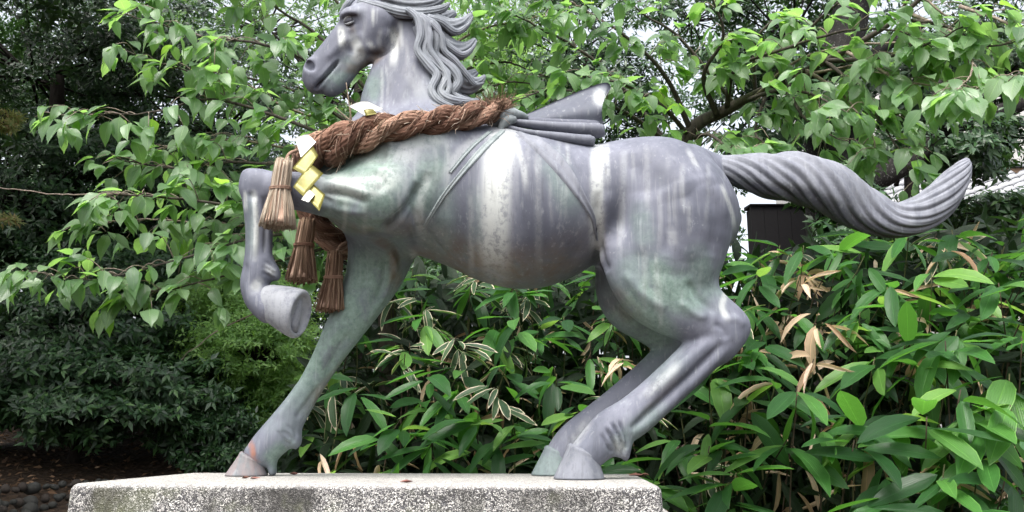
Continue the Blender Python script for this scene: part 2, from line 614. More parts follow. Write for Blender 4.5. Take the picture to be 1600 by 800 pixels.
# modelled muscles, folds and veins: (line, width, height in mm; negative is a groove)
RELIEF = [
    ([(530, 94), (515, 112), (500, 130), (492, 141)], 2.0, -13), ([(533, 97), (518, 115), (503, 134), (496, 143)], 4, 2.5),
    ([(527, 90), (511, 109), (496, 126)], 4, 2.5),
    ([(480, 101), (485, 98), (488, 104), (485, 110)], 3.2, -5),
    ([(536, 33), (540, 27), (548, 24), (558, 25)], 2.6, -5), ([(534, 26), (544, 20), (560, 21)], 4, 4), ([(539, 38), (547, 40), (556, 33)], 2.5, -3),
    ([(572, 84), (590, 84), (606, 74), (616, 55), (620, 30)], 5, -9), ([(560, 74), (580, 76), (598, 66), (606, 45)], 9, 4),
    ([(545, 50), (552, 68), (546, 85)], 5, -4), ([(560, 50), (566, 66), (560, 80)], 5, 3),
    ([(618, 60), (612, 90), (598, 125), (580, 160)], 7, -4), ([(650, 80), (640, 120), (620, 160)], 10, 3),
    ([(655, 285), (642, 318), (615, 345), (592, 362)], 6, -13), ([(668, 268), (655, 310), (640, 350)], 9, -5),
    ([(585, 268), (598, 285), (592, 300)], 6, -5), ([(500, 272), (540, 276), (590, 272)], 7, -5), ([(590, 262), (600, 240), (604, 222)], 6, -4),
    ([(505, 285), (545, 292), (580, 305)], 6, 5), ([(500, 300), (540, 306), (575, 318)], 4.5, -6), ([(490, 318), (530, 328), (575, 334)], 6, 4),
    ([(470, 305), (500, 308), (520, 316)], 4, -4), ([(520, 345), (560, 350), (600, 352)], 5, -4),
    ([(420, 282), (450, 285), (480, 283)], 6, -3), ([(396, 310), (400, 350), (398, 400)], 4, 4), ([(413, 305), (416, 350), (414, 400)], 4, -4),
    ([(390, 300), (396, 312)], 5, -3), ([(384, 410), (390, 440), (400, 460)], 5, -3), ([(412, 408), (424, 414), (432, 422)], 1.8, -4), ([(410, 416), (422, 423), (433, 430)], 1.8, -4), ([(410, 425), (420, 431), (430, 437)], 1.8, -4),
    ([(560, 365), (590, 378), (612, 398), (618, 430)], 5, 7), ([(575, 362), (605, 375), (628, 400)], 4, -6), ([(600, 395), (603, 430), (590, 470)], 6, -5),
    ([(565, 400), (572, 430), (560, 470)], 5, -3), ([(612, 420), (600, 460), (570, 505)], 5, 4), ([(530, 500), (518, 540), (500, 570)], 6, 4), ([(548, 520), (530, 545), (505, 590)], 5, -4),
    ([(500, 600), (478, 632), (462, 655)], 4, -4), ([(470, 600), (452, 630), (430, 655)], 6, 2.5), ([(440, 672), (455, 684), (460, 692)], 2, -4), ([(432, 672), (446, 690), (455, 695)], 2, -3.5), ([(444, 664), (460, 674), (464, 684)], 2, -3),
    ([(645, 320), (648, 345), (662, 375)], 3, -3), ([(652, 330), (657, 352), (670, 378)], 3, -2.5), ([(660, 345), (668, 362), (680, 385)], 3, -2.5), ([(640, 335), (640, 355), (652, 385)], 3, -2.5), ([(672, 360), (682, 378), (700, 400)], 3, -2),
    ([(936, 300), (934, 350), (938, 405), (950, 425)], 8, -10), ([(945, 300), (950, 340), (945, 390)], 12, 4), ([(925, 360), (905, 390), (880, 420)], 10, -3),
    ([(985, 240), (990, 280), (975, 330), (960, 360)], 16, -8), ([(1020, 250), (1050, 270), (1080, 300)], 18, 5), ([(1000, 300), (1005, 350), (1000, 400)], 14, 5),
    ([(1040, 300), (1045, 350), (1040, 400)], 10, -4), ([(1070, 310), (1080, 360), (1075, 410)], 14, 4), ([(1105, 290), (1120, 340), (1110, 400)], 9, -4.5),
    ([(1090, 260), (1120, 290), (1138, 340)], 8, 3), ([(975, 425), (1000, 455), (1040, 485)], 8, 5), ([(1010, 420), (1050, 430), (1090, 425)], 8, -1.5), ([(1075, 440), (1090, 465), (1120, 490)], 6, -5),
    ([(1060, 470), (1085, 490), (1105, 498)], 6, 4), ([(1130, 535), (1080, 585), (1020, 640), (985, 672)], 5, -10), ([(1145, 538), (1095, 590), (1035, 645), (990, 685)], 6, 4), ([(1110, 530), (1065, 572), (1010, 622)], 7, 4),
    ([(1090, 525), (1050, 568), (1010, 604)], 4, -3), ([(1128, 500), (1150, 498), (1165, 510)], 6, 3), ([(1115, 505), (1130, 515), (1135, 530)], 5, -4),
    ([(956, 660), (970, 688), (975, 710)], 2.4, -10), ([(946, 668), (960, 692), (966, 712)], 2.4, -10), ([(966, 656), (979, 684), (980, 704)], 2.2, -9), ([(940, 678), (950, 698), (957, 708)], 2.2, -8), ([(950, 664), (965, 690), (971, 710)], 2.0, 4),
    ([(930, 660), (912, 680), (900, 694)], 6, -2.5), ([(1000, 530), (1030, 535), (1040, 560)], 5, -5), ([(945, 470), (975, 490), (1000, 515)], 6, -4),
    ([(800, 215), (810, 300), (800, 400)], 40, 2), ([(700, 230), (690, 290), (690, 340)], 16, -2.5), ([(610, 215), (600, 240)], 10, 4),
]
BN = normals(BV, BF)
PXv, PYv = proj(BV)
near = np.clip((-BN[:, 1] + 0.25) / 0.4, 0, 1)
disp = np.zeros(len(BV))
for line, wd, h in RELIEF:
    L = np.array(line, float)
    m = (PXv > L[:, 0].min() - 3 * wd) & (PXv < L[:, 0].max() + 3 * wd) & (PYv > L[:, 1].min() - 3 * wd) & (PYv < L[:, 1].max() + 3 * wd) & (near > 0)
    # a relief line lies on what the eye meets first there: leave surfaces that stand far behind alone
    ii = np.where(m)[0]
    if not len(ii): continue
    d, t = polydist(PXv[ii], PYv[ii], line)
    far_leg = (L[:, 1].mean() > 360 and L[:, 0].mean() < 630 and L[:, 0].mean() > 430)
    okd = np.ones(len(ii), bool) if far_leg else BV[ii, 1] < Y0 + 0.06
    fade = np.clip(np.minimum(t, 1 - t) * 6, 0.0, 1) ** 0.7
    disp[ii] += okd * near[ii] * h * (0.0019 if L[:, 0].mean() < 700 else .0015) * np.exp(-(d / wd) ** 2) * fade
BV = BV + BN * disp[:, None]
BV = laplace(BV, BF, 1, 0.3)
BN = normals(BV, BF)
PXv, PYv = proj(BV)


def blobs(items):
    """stain masks: (line, width, strength)"""
    o = np.zeros(len(BV))
    for line, wd, s in items:
        d, t = polydist(PXv, PYv, line)
        o = np.maximum(o, s * np.exp(-(d / wd) ** 4) * np.clip(np.minimum(t * 5 + 0.5, (1 - t) * 3 + 0.25), 0, 1))
    return np.clip(o, 0, 1)


pale = blobs([([(790, 205), (779, 250), (775, 300), (773, 380), (776, 425)], 23, .95), ([(800, 205), (818, 260), (822, 300)], 5, .55), ([(795, 205), (790, 240)], 12, .8),
              ([(935, 226), (933, 280), (932, 330), (932, 400)], 11, .85), ([(948, 225), (950, 290)], 4, .5), ([(615, 48), (617, 75), (613, 106)], 7, .9), ([(625, 35), (628, 80)], 4, .5),
              ([(533, 45), (535, 75)], 6, .9), ([(552, 60), (562, 85), (550, 98)], 9, .75), ([(583, 15), (583, 40)], 3, .55), ([(575, 65), (585, 78)], 5, .5),
              ([(1128, 290), (1143, 330), (1148, 360)], 3.5, .6), ([(1075, 235), (1090, 262)], 4, .4), ([(1135, 455), (1128, 480), (1138, 500)], 5, .65), ([(1060, 570), (1030, 600), (1005, 620)], 8, .35),
              ([(397, 300), (400, 350), (398, 405)], 4.5, .75), ([(383, 300), (384, 330)], 3, .6), ([(405, 440), (395, 455)], 8, .5), ([(418, 418), (430, 430)], 6, .5),
              ([(670, 270), (655, 330), (660, 370)], 8, .45), ([(745, 215), (715, 245), (690, 280)], 9, .35), ([(560, 240), (620, 235), (660, 250)], 20, .35), ([(510, 290), (575, 292), (630, 265)], 20, .6), ([(600, 235), (660, 215), (700, 212)], 16, .4), ([(1050, 360), (1052, 385)], 8, .3),
              ([(645, 395), (648, 405)], 6, .4), ([(640, 110), (660, 150)], 12, .25), ([(690, 210), (640, 225)], 16, .35), ([(840, 240), (842, 420)], 6, .25), ([(735, 300), (737, 430)], 5, .3), ([(975, 240), (968, 400)], 6, .25), ([(1010, 230), (1012, 330)], 5, .2),
              ([(918, 660), (890, 700)], 9, .3), ([(965, 690), (972, 708)], 9, .45)])
drng = np.random.default_rng(5)
runs = []
for x0, x1, y0, y1, n in ((690, 900, 215, 300, 16), (950, 1140, 235, 330, 10), (600, 690, 215, 260, 8), (590, 690, 60, 110, 7), (1000, 1100, 380, 430, 6), (520, 620, 270, 300, 6), (540, 600, 20, 50, 4)):
    for q in range(n):
        x, y = drng.uniform(x0, x1), drng.uniform(y0, y1)
        ln = drng.uniform(25, 110)
        runs.append(([(x, y), (x + drng.normal() * 2, y + ln * .5), (x + drng.normal() * 3, y + ln)], drng.uniform(2.0, 4.5), drng.uniform(.10, .32)))
pale = np.maximum(pale, blobs(runs) * (BV[:, 1] < Y0))
green = blobs([([(510, 250), (560, 260), (640, 245)], 36, .95), ([(520, 300), (580, 300), (640, 310)], 42, .85), ([(500, 335), (560, 352), (620, 345)], 18, .8), ([(595, 385), (580, 450), (545, 510), (500, 580), (450, 650)], 46, .95),
               ([(390, 310), (392, 400)], 10, .35), ([(600, 400), (640, 380)], 30, .6), ([(1000, 430), (1060, 455), (1100, 440)], 40, .85), ([(1090, 400), (1100, 440), (1120, 470)], 22, .6), ([(960, 470), (1010, 510), (1030, 560)], 40, .9), ([(660, 350), (720, 400), (800, 440), (900, 420)], 34, .45), ([(680, 240), (660, 300), (650, 340)], 26, .7),
               ([(520, 130), (535, 110), (560, 95)], 18, .6), ([(690, 110), (700, 160)], 20, .5), ([(590, 120), (575, 160)], 14, .5), ([(740, 300), (745, 400)], 14, .35), ([(1130, 420), (1125, 470)], 16, .5), ([(690, 290), (700, 370)], 24, .45), ([(860, 250), (900, 340)], 22, .45), ([(1030, 640), (985, 680), (960, 700)], 16, .45), ([(620, 210), (700, 215)], 20, .5), ([(1000, 330), (1010, 390)], 18, .35), ([(450, 700), (420, 730)], 20, .8)])
brown = blobs([([(690, 385), (760, 415), (840, 415), (920, 378)], 34, .85), ([(930, 330), (935, 400)], 14, .55), ([(585, 372), (612, 392), (618, 430), (612, 450)], 9, .95), ([(600, 360), (650, 352)], 16, .5), ([(560, 550), (500, 610), (480, 640)], 9, .7), ([(640, 395), (690, 405)], 14, .6),
               ([(536, 104), (556, 108), (580, 96), (606, 76)], 8, .8), ([(548, 38), (552, 52)], 5, .7), ([(620, 50), (622, 75)], 5, .6), ([(950, 460), (1000, 500)], 20, .5), ([(505, 345), (560, 358), (600, 362)], 8, .7), ([(780, 390), (775, 440)], 20, .35), ([(1060, 590), (1000, 650)], 6, .3)])
rust = blobs([([(392, 692), (397, 718)], 5, .9), ([(378, 708), (405, 722)], 3, .6)])

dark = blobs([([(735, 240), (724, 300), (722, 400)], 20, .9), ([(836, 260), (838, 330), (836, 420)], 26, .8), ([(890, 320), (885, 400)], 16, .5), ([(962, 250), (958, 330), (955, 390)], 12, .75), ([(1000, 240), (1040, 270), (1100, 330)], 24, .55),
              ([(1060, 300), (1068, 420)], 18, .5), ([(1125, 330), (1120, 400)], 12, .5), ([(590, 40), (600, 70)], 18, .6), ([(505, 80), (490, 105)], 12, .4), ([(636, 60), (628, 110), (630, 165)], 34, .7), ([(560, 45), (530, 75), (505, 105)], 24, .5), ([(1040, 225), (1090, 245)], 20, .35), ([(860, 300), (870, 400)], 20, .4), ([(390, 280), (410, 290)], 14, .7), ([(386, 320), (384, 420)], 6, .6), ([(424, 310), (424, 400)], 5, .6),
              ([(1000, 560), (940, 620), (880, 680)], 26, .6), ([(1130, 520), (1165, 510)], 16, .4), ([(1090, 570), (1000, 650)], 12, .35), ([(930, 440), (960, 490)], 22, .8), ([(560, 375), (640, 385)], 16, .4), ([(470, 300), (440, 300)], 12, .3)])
horse = empty('horse_statue', (0.0, Y0, TOP))
tag(horse, 'weathered grey-green bronze horse statue with one foreleg raised', 'statue')
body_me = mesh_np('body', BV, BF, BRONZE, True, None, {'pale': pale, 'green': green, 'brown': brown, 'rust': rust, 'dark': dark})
link('body', body_me, horse)
BVH = BVHTree.FromPolygons([tuple(v) for v in BV], [tuple(int(i) for i in f) for f in BF])
CAMP = Vector((0, 0, CAMZ))


def hit(px, py):
    d = Vector(W(px, py, Y0)) - CAMP
    p, n, i, ds = BVH.ray_cast(CAMP, d.normalized())
    if p is None:
        return None
    return np.array(p), np.array(n)


def const_attrs(me, **kw):
    n = len(me.vertices)
    for k in ('pale', 'green', 'brown', 'rust', 'dark'):
        at = me.attributes.new(k, 'FLOAT', 'POINT')
        at.data.foreach_set('value', np.full(n, kw.get(k, 0.0), np.float32))
    return me


def bronze_part(name, mb, parent=None, **kw):
    me = mb.mesh(name, BRONZE) if isinstance(mb, MB) else mb
    const_attrs(me, **kw)
    return link(name, me, parent or horse)


# eye with lids
def eye(sg):
    c = W(546, 31.5, Y0)
    hh = hit(546, 31.5)
    c = hh[0]
    y = abs(hh[0][1] - Y0) + .003
    mb = MB()
    th = np.linspace(0, np.pi, 9)
    C = np.array([[c[0], Y0 + sg * (y - 0.006), c[2]]])
    u, v = np.meshgrid(np.linspace(0, 2 * np.pi, 17), np.linspace(0, np.pi, 9))
    rx, rz, ry = 8.5 * .00195, 5.6 * .00195, 0.011
    V = np.stack([rx * np.cos(u) * np.sin(v), ry * np.cos(v) * -1, rz * np.sin(u) * np.sin(v)], -1).reshape(-1, 3)
    a = -0.45
    R = np.array([[math.cos(a), 0, math.sin(a)], [0, 1, 0], [-math.sin(a), 0, math.cos(a)]])
    V = V @ R.T + C
    F = np.array([[i * 17 + j, i * 17 + j + 1, (i + 1) * 17 + j + 1, (i + 1) * 17 + j] for i in range(8) for j in range(16)])
    mb.add(V, F)
    bronze_part('eye', mb, brown=.6, dark=1.0)
    for up, w in ((1, 3.2), (-1, 2.2)):
        t = np.linspace(-1, 1, 13)
        L = np.stack([rx * 1.15 * t, -sg * 0 - 0.0 * t, up * rz * 1.08 * np.sqrt(np.clip(1.02 - t ** 2, 0, 1))], -1) @ R.T + C
        L[:, 1] = Y0 + sg * (y - 0.001 - 0.007 * t ** 2)
        mb = MB().add(*sweep(L, w * .0019 * (1 - .6 * t ** 2), 8))
        bronze_part('eyelid', mb, pale=.45)


eye(-1)
eye(1)


# hooves that stand on the pedestal
def xat(px, Y):
    return (px - 800) / FPX * (Y * CP + (TOP - CAMZ) * SP)


def hoof(bx0, bx1, ct, cb, yo, width, **kw):
    """bx: toe and heel at the ground, ct / cb: front and back of the coronet (px, py)"""
    Y = Y0 + yo
    x0, x1 = xat(bx0, Y), xat(bx1, Y)
    A, B = W(*ct, Y), W(*cb, Y)
    rings = []
    th = np.linspace(0, 2 * np.pi, 33)[:-1]
    bc, brx = np.array([(x0 + x1) / 2, Y, TOP + .002]), (x1 - x0) / 2
    tc = (A + B) / 2
    ta = (A - B) / 2
    for t, ex in ((-.02, .94), (.0, .99), (.06, 1.0), (.3, .995), (.6, .985), (.85, .985), (.95, 1.0), (1.0, 1.03), (1.05, 1.0), (1.1, .9)):
        tt = max(t, 0)
        c = bc * (1 - tt) + tc * tt
        a = np.array([-brx, 0, 0]) * (1 - tt) + ta * tt
        wd = width * (1 - tt) + width * .74 * tt
        e = np.sign(np.cos(th)) * np.abs(np.cos(th)) ** .9
        rings.append(c + (a[None, :] * e[:, None] + np.array([0, 1, 0])[None, :] * (np.sin(th) * wd)[:, None]) * ex)
    V = np.concatenate(rings)
    m = len(rings)
    F = [[i * 32 + j, i * 32 + (j + 1) % 32, (i + 1) * 32 + (j + 1) % 32, (i + 1) * 32 + j] for i in range(m - 1) for j in range(32)]
    V = np.vstack([V, bc, tc])
    F += [[m * 32, (j + 1) % 32, j, j] for j in range(32)] + [[m * 32 + 1, (m - 1) * 32 + j, (m - 1) * 32 + (j + 1) % 32, (m - 1) * 32 + (j + 1) % 32] for j in range(32)]
    bronze_part('hoof', MB().add(V, np.array(F)[:, ::-1]), **kw)


hoof(864, 945, (887, 696), (936, 717), -.14, .072, pale=.12)
hoof(829, 902, (851, 699), (893, 715), .135, .068, green=.5)
hoof(352, 418, (376, 707), (413, 724), .10, .066, rust=.28, green=.25)


# the raised hoof, its hollow sole turned backwards and a little to the viewer
def raised_hoof():
    Y = Y0 - .19
    c0 = W(408, 468, Y)
    c1 = W(465, 490, Y - .012)
    s = mpp(490, Y)
    nrm = np.array([.93, -.27, -.20]); nrm /= np.linalg.norm(nrm)
    u = np.array([.0, 0, 1.]) - nrm * nrm[2] * 1; u /= np.linalg.norm(u)
    v = np.cross(nrm, u)
    n0 = (c1 - c0) / np.linalg.norm(c1 - c0)
    th = np.linspace(0, 2 * np.pi, 41)[:-1]
    rings = []
    def ring(c, r, rv=None):
        rv = r if rv is None else rv
        rings.append(c + np.cos(th)[:, None] * u * r * s + np.sin(th)[:, None] * v * rv * s)
    for t, r in ((-.06, 20), (.06, 23.5), (.18, 27.2), (.26, 29.4), (.32, 29.8), (.5, 33.2), (.7, 36.2), (.88, 38.2), (1.0, 38.8)):
        ring(c0 * (1 - t) + (c1 - nrm * 0) * t, r, r * .85)
    for d, r in ((0.006, 38), (.010, 36.2), (.012, 33.5), (.010, 31), (.004, 29), (.0, 26.5), (-.001, 20), (-.001, 10)):
        ring(c1 + nrm * d, r, r * .85)
    V = np.concatenate(rings)
    m = len(rings)
    F = [[i * 40 + j, i * 40 + (j + 1) % 40, (i + 1) * 40 + (j + 1) % 40, (i + 1) * 40 + j] for i in range(m - 1) for j in range(40)]
    V = np.vstack([V, c1 - nrm * .001])
    F += [[m * 40, (m - 1) * 40 + j, (m - 1) * 40 + (j + 1) % 40, (m - 1) * 40 + (j + 1) % 40] for j in range(40)]
    h = bronze_part('hoof', MB().add(V, F), pale=.3)
    # frog: a wedge in the hollow
    L = np.array([c1 + u * s * a - nrm * .002 for a in (-28, -16, 2, 16, 25)])
    bronze_part('frog', MB().add(*sweep(L, np.array([9, 11, 8.5, 5, 1]) * s, 12, .7, tuple(nrm))), h, pale=.25)


raised_hoof()


# hair: grooved tapering locks
def lock(path, n=6, ridges=5, amp=.22, twist=0.0, sharp=.7, K=.75, seg=40, name='mane_lock', parent=None, **kw):
    P = np.array([[*W(p[0], p[1], Y0 + p[3]), p[2] * mpp(p[1], Y0 + p[3])] for p in path])
    P = catmull(P, n)
    R = np.maximum(P[:, 3], .0012)

    def shape(th, s):
        q = np.abs(np.sin(ridges * .5 * (th + twist * s)))
        w = .5 + .5 * np.sin(th * 3 + s * 5)
        return 1 - amp * (1 - q ** sharp) * (.6 + .4 * w)
    return bronze_part(name, MB().add(*sweep(P[:, :3], R, seg, K, (0, 1, 0), shape)), parent, **kw)


MANE = [
    [(560, 2, 6, -.050), (590, 10, 9, -.066), (625, 19, 10, -.070), (660, 20, 9, -.06), (690, 14, 7, -.05), (703, 4, 2, -.045)],
    [(560, -12, 8, -.035), (600, -4, 13, -.060), (640, 6, 13, -.060), (675, 4, 10, -.05), (700, -8, 3, -.04)],
    [(552, -4, 5, -.02), (545, 4, 6, -.032), (536, 14, 4, -.03), (530, 22, 1.5, -.03)],
    [(560, -20, 10, .0), (590, -22, 16, .0), (630, -14, 20, .0), (670, -18, 15, .0), (705, -34, 4, .0)],
    [(640, 18, 9, -.050), (672, 30, 14, -.045), (700, 42, 15, -.03), (722, 38, 12, -.02), (737, 22, 3, -.015)],
    [(650, 30, 12, -.045), (680, 58, 17, -.035), (706, 78, 18, -.02), (728, 76, 12, -.01), (743, 61, 3, -.005)],
    [(655, 40, 12, -.055), (674, 82, 16, -.045), (698, 112, 19, -.03), (726, 133, 17, -.015), (748, 128, 9, -.005), (758, 118, 2.5, .0)],
    [(642, 20, 6, -.085), (663, 34, 7.5, -.090), (668, 58, 8, -.088), (664, 82, 7, -.088), (686, 104, 8.5, -.086), (698, 120, 7.5, -.09), (688, 142, 7, -.098), (704, 156, 8, -.096), (738, 160, 5, -.07), (762, 162, 2, -.05)],
    [(655, 24, 6, -.075), (680, 42, 8, -.076), (684, 66, 8, -.074), (682, 86, 7, -.07), (706, 108, 9.5, -.068), (716, 128, 8, -.066), (706, 146, 7, -.072), (728, 157, 6, -.066), (750, 157, 3, -.05)],
    [(636, 14, 5, -.088), (652, 28, 6, -.096), (657, 54, 6.5, -.100), (652, 78, 6, -.100), (670, 102, 7.5, -.098), (682, 118, 7, -.102), (674, 140, 6.5, -.110), (686, 158, 6, -.114), (712, 168, 3, -.108)],
    [(668, 44, 8, -.055), (692, 78, 11, -.05), (716, 108, 10, -.035), (736, 124, 6, -.022), (752, 126, 2, -.012)],
    [(672, 34, 4, -.088), (690, 56, 5, -.082), (694, 78, 5, -.078), (712, 96, 5.5, -.07), (730, 118, 5, -.055), (742, 132, 4, -.04), (756, 130, 1.5, -.02)],
    [(660, 30, 4, -.082), (672, 52, 4.5, -.098), (673, 78, 4.5, -.096), (694, 110, 5, -.094), (702, 134, 4.5, -.098), (700, 150, 4.5, -.10), (722, 162, 3, -.09)],
    [(668, 26, 5, -.07), (690, 34, 6, -.066), (712, 50, 6, -.05), (730, 40, 3, -.04), (739, 26, 1.2, -.03)],
    [(676, 52, 5, -.07), (700, 72, 6, -.062), (722, 86, 6, -.045), (738, 76, 3, -.03), (745, 64, 1.2, -.02)],
    [(650, 60, 18, .02), (690, 100, 24, .02), (720, 125, 20, .025), (745, 112, 5, .03)],
    [(640, 10, 16, .03), (680, 30, 18, .03), (712, 20, 5, .04)],
    [(690, 130, 20, .0), (715, 158, 18, .0), (745, 172, 12, .0), (770, 180, 5, .0)],
]
for i, p in enumerate(MANE):
    lock(p, name='forelock' if i in (0, 2) else 'mane_lock', ridges=9 if i % 2 else 11, amp=.34, twist=.8 if i % 3 else -.7, pale=.10, green=.12)

# tail
TAIL = [(1098, 258, 16, 0), (1130, 263, 22, 0), (1165, 270, 32, 0), (1205, 277, 40, -.005), (1250, 281, 45, -.01), (1300, 299, 45, -.01), (1348, 329, 40, 0), (1396, 345, 31.5, .0),
        (1436, 337, 31, 0), (1470, 312, 30, 0), (1493, 283, 23, 0), (1507, 260, 14, 0), (1512, 248, 4, 0)]
P = np.array([[*W(p[0], p[1], Y0 + p[3]), p[2] * mpp(p[1], Y0 + p[3])] for p in TAIL])
P = catmull(P, 9)


def tail_shape(th, s):
    g = np.zeros(np.broadcast(th, s).shape)
    for k, (nr, tw, a, ph) in enumerate(((12, -7.5, .13, 0.0), (7, -6.4, .07, 1.3), (23, -8.0, .04, .4))):
        q = np.abs(np.sin(.5 * nr * (th + tw * s + .35 * np.sin(9 * s)) + ph))
        g += a * (1 - q ** .8)
    flat = .10 * np.clip(-np.sin(th - .5), 0, 1)
    return 1 - g * np.clip(s * 6, .2, 1) - flat


tl = MB().add(*sweep(P[:, :3], np.maximum(P[:, 3], .002), 132, np.linspace(.9, .62, len(P)), (0, 1, 0), tail_shape))
me = tl.mesh('tail', BRONZE)
vv = np.array([v.co for v in me.vertices])
px_, py_ = proj(vv)
cx_, cy_ = proj(P[:, :3])
low = np.clip((py_ - np.interp(px_, cx_, cy_) - 4) / 12, 0, 1) * np.clip((1460 - px_) / 60, 0, 1)  # darker underside: mainly its shade put into the colour, partly dark patina
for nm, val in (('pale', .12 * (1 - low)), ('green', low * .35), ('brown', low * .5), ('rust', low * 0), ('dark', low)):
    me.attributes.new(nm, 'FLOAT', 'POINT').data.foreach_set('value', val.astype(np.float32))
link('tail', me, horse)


# cloth bound round the barrel: bands that hug the body, a knot and a flying end
def band(A, B, h, m=26, n=7, name='girth_band', **kw):
    A, B = catmull(np.array(A, float), 8), catmull(np.array(B, float), 8)
    ia = np.linspace(0, len(A) - 1, m)
    ib = np.linspace(0, len(B) - 1, m)
    Ai = np.stack([np.interp(ia, np.arange(len(A)), A[:, k]) for k in (0, 1)], -1)
    Bi = np.stack([np.interp(ib, np.arange(len(B)), B[:, k]) for k in (0, 1)], -1)
    V = []
    last = None
    prof = [-.5, .75, 1, .62, .55, .7, 1, .8, -.5]
    for a, b_ in zip(Ai, Bi):
        for j, q in enumerate(prof):
            t = j / (len(prof) - 1)
            c = a * (1 - t) + b_ * t
            hh = hit(*c) or last
            last = hh
            V.append(hh[0] + hh[1] * h * q)
    n = len(prof)
    F = [[i * n + j, i * n + j + 1, (i + 1) * n + j + 1, (i + 1) * n + j] for i in range(m - 1) for j in range(n - 1)]
    return bronze_part(name, MB().add(V, F), **kw)


band([(803, 206), (849, 251), (892, 300), (921, 340), (931, 375)], [(850, 219), (881, 245), (906, 284), (927, 334), (935, 375)], .008, pale=.12)
band([(783, 203), (748, 232), (712, 275), (684, 312), (660, 352)], [(790, 206), (764, 232), (724, 275), (692, 314), (666, 353)], .006, pale=.2, green=.4)
band([(760, 207), (728, 234), (700, 268)], [(770, 206), (738, 234), (706, 271)], .005, pale=.2, green=.4)

cl = empty('saddle_cloth', (0, Y0, TOP))
cl.parent = horse
cl.matrix_parent_inverse = Matrix.Translation((0, -Y0, -TOP))


def cpart(name, mb, **kw):
    me = mb.mesh(name, BRONZE)
    const_attrs(me, **kw)
    o = bpy.data.objects.new(name, me)
    COL.objects.link(o)
    o.parent = cl
    o.matrix_parent_inverse = Matrix.Translation((0, -Y0, -TOP))
    return o


top_e = catmull(np.array([(792, 187), (812, 183), (832, 175), (868, 159), (908, 142), (938, 131.5), (950, 131), (954.5, 138)], float), 6)
bot_e = catmull(np.array([(792, 190), (820, 192), (850, 194), (885, 196), (915, 199), (930, 201), (938, 199), (942, 192)], float), 6)
m = len(top_e)
nv = 13
G = np.zeros((m, nv, 3))
for i in range(m):
    for j in range(nv):
        t = j / (nv - 1)
        c = top_e[i] * (1 - t) + bot_e[i] * t
        u = i / (m - 1)
        c = c - np.array([7 * math.sin(math.pi * t) * u ** 3, 0])
        yo = -.055 - .03 * t - .025 * math.sin(math.pi * t) * u + .018 * math.sin(t * 7 + 1) * u + .05 * u * (1 - t)
        G[i, j] = W(c[0], c[1], Y0 + yo)
Nn = np.array([0, 1, 0.1])
rim = np.ones((m, nv)) * .005
rim[:, 0] = .008; rim[-1, :] = .007; rim[:, 1] = .006
V = np.concatenate([(G - Nn * rim[..., None]).reshape(-1, 3), (G + Nn * rim[..., None]).reshape(-1, 3)])
F = []
o2 = m * nv
for i in range(m - 1):
    for j in range(nv - 1):
        a, b_, c_, d_ = i * nv + j, i * nv + j + 1, (i + 1) * nv + j + 1, (i + 1) * nv + j
        F += [[a, b_, c_, d_], [o2 + d_, o2 + c_, o2 + b_, o2 + a]]
edge = [(i, 0) for i in range(m)] + [(m - 1, j) for j in range(1, nv)] + [(i, nv - 1) for i in range(m - 2, -1, -1)] + [(0, j) for j in range(nv - 2, 0, -1)]
for k in range(len(edge)):
    a = edge[k][0] * nv + edge[k][1]
    b_ = edge[(k + 1) % len(edge)][0] * nv + edge[(k + 1) % len(edge)][1]
    F.append([b_, a, a + o2, b_ + o2])
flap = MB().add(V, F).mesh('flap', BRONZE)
fv = np.array([q.co for q in flap.vertices])
fx, fy = proj(fv)
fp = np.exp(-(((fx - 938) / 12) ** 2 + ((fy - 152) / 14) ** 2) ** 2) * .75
for nm, val in (('pale', fp), ('green', fp * 0 + .1), ('brown', fp * 0), ('rust', fp * 0), ('dark', .95 - fp)):  # pale tip; elsewhere the flap's shading is put into its colour
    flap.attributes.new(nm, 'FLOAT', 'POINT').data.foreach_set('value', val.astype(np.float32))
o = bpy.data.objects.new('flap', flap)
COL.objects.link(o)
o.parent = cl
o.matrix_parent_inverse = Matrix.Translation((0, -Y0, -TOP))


def fold(path, K=1.0, **kw):
    P = np.array([[*W(p[0], p[1], Y0 + p[3]), p[2] * mpp(p[1], Y0 + p[3])] for p in path])
    P = catmull(P, 7)
    cpart('fold', MB().add(*sweep(P[:, :3], P[:, 3], 20, K)), **kw)


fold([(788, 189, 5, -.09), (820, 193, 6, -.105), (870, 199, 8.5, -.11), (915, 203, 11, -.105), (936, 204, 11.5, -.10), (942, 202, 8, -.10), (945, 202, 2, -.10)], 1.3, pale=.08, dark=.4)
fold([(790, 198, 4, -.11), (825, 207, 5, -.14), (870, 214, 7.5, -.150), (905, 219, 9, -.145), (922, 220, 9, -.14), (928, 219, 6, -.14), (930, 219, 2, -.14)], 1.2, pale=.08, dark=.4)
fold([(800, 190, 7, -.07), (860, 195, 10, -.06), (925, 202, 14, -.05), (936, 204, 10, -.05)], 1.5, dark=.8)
kb = MB()
for path in ([(772, 196, 5, -.10), (782, 186, 8, -.115), (797, 179, 9, -.11), (812, 180, 7, -.10), (824, 184, 4, -.09)],
             [(780, 206, 3, -.13), (785, 196, 7, -.125), (795, 188, 8, -.125), (806, 187, 5, -.12)], [(766, 186, 4, -.07), (782, 180, 9, -.07), (800, 178, 10, -.06), (818, 184, 5, -.06)]):
    P = np.array([[*W(p[0], p[1], Y0 + p[3]), p[2] * mpp(p[1], Y0 + p[3])] for p in path])
    P = catmull(P, 6)
    kb.add(*sweep(P[:, :3], P[:, 3], 16, 1.1))
cpart('knot', kb, pale=.2, green=.3)

# ------------------------------------------------------------------ ground, pedestal
rng = np.random.default_rng(7)


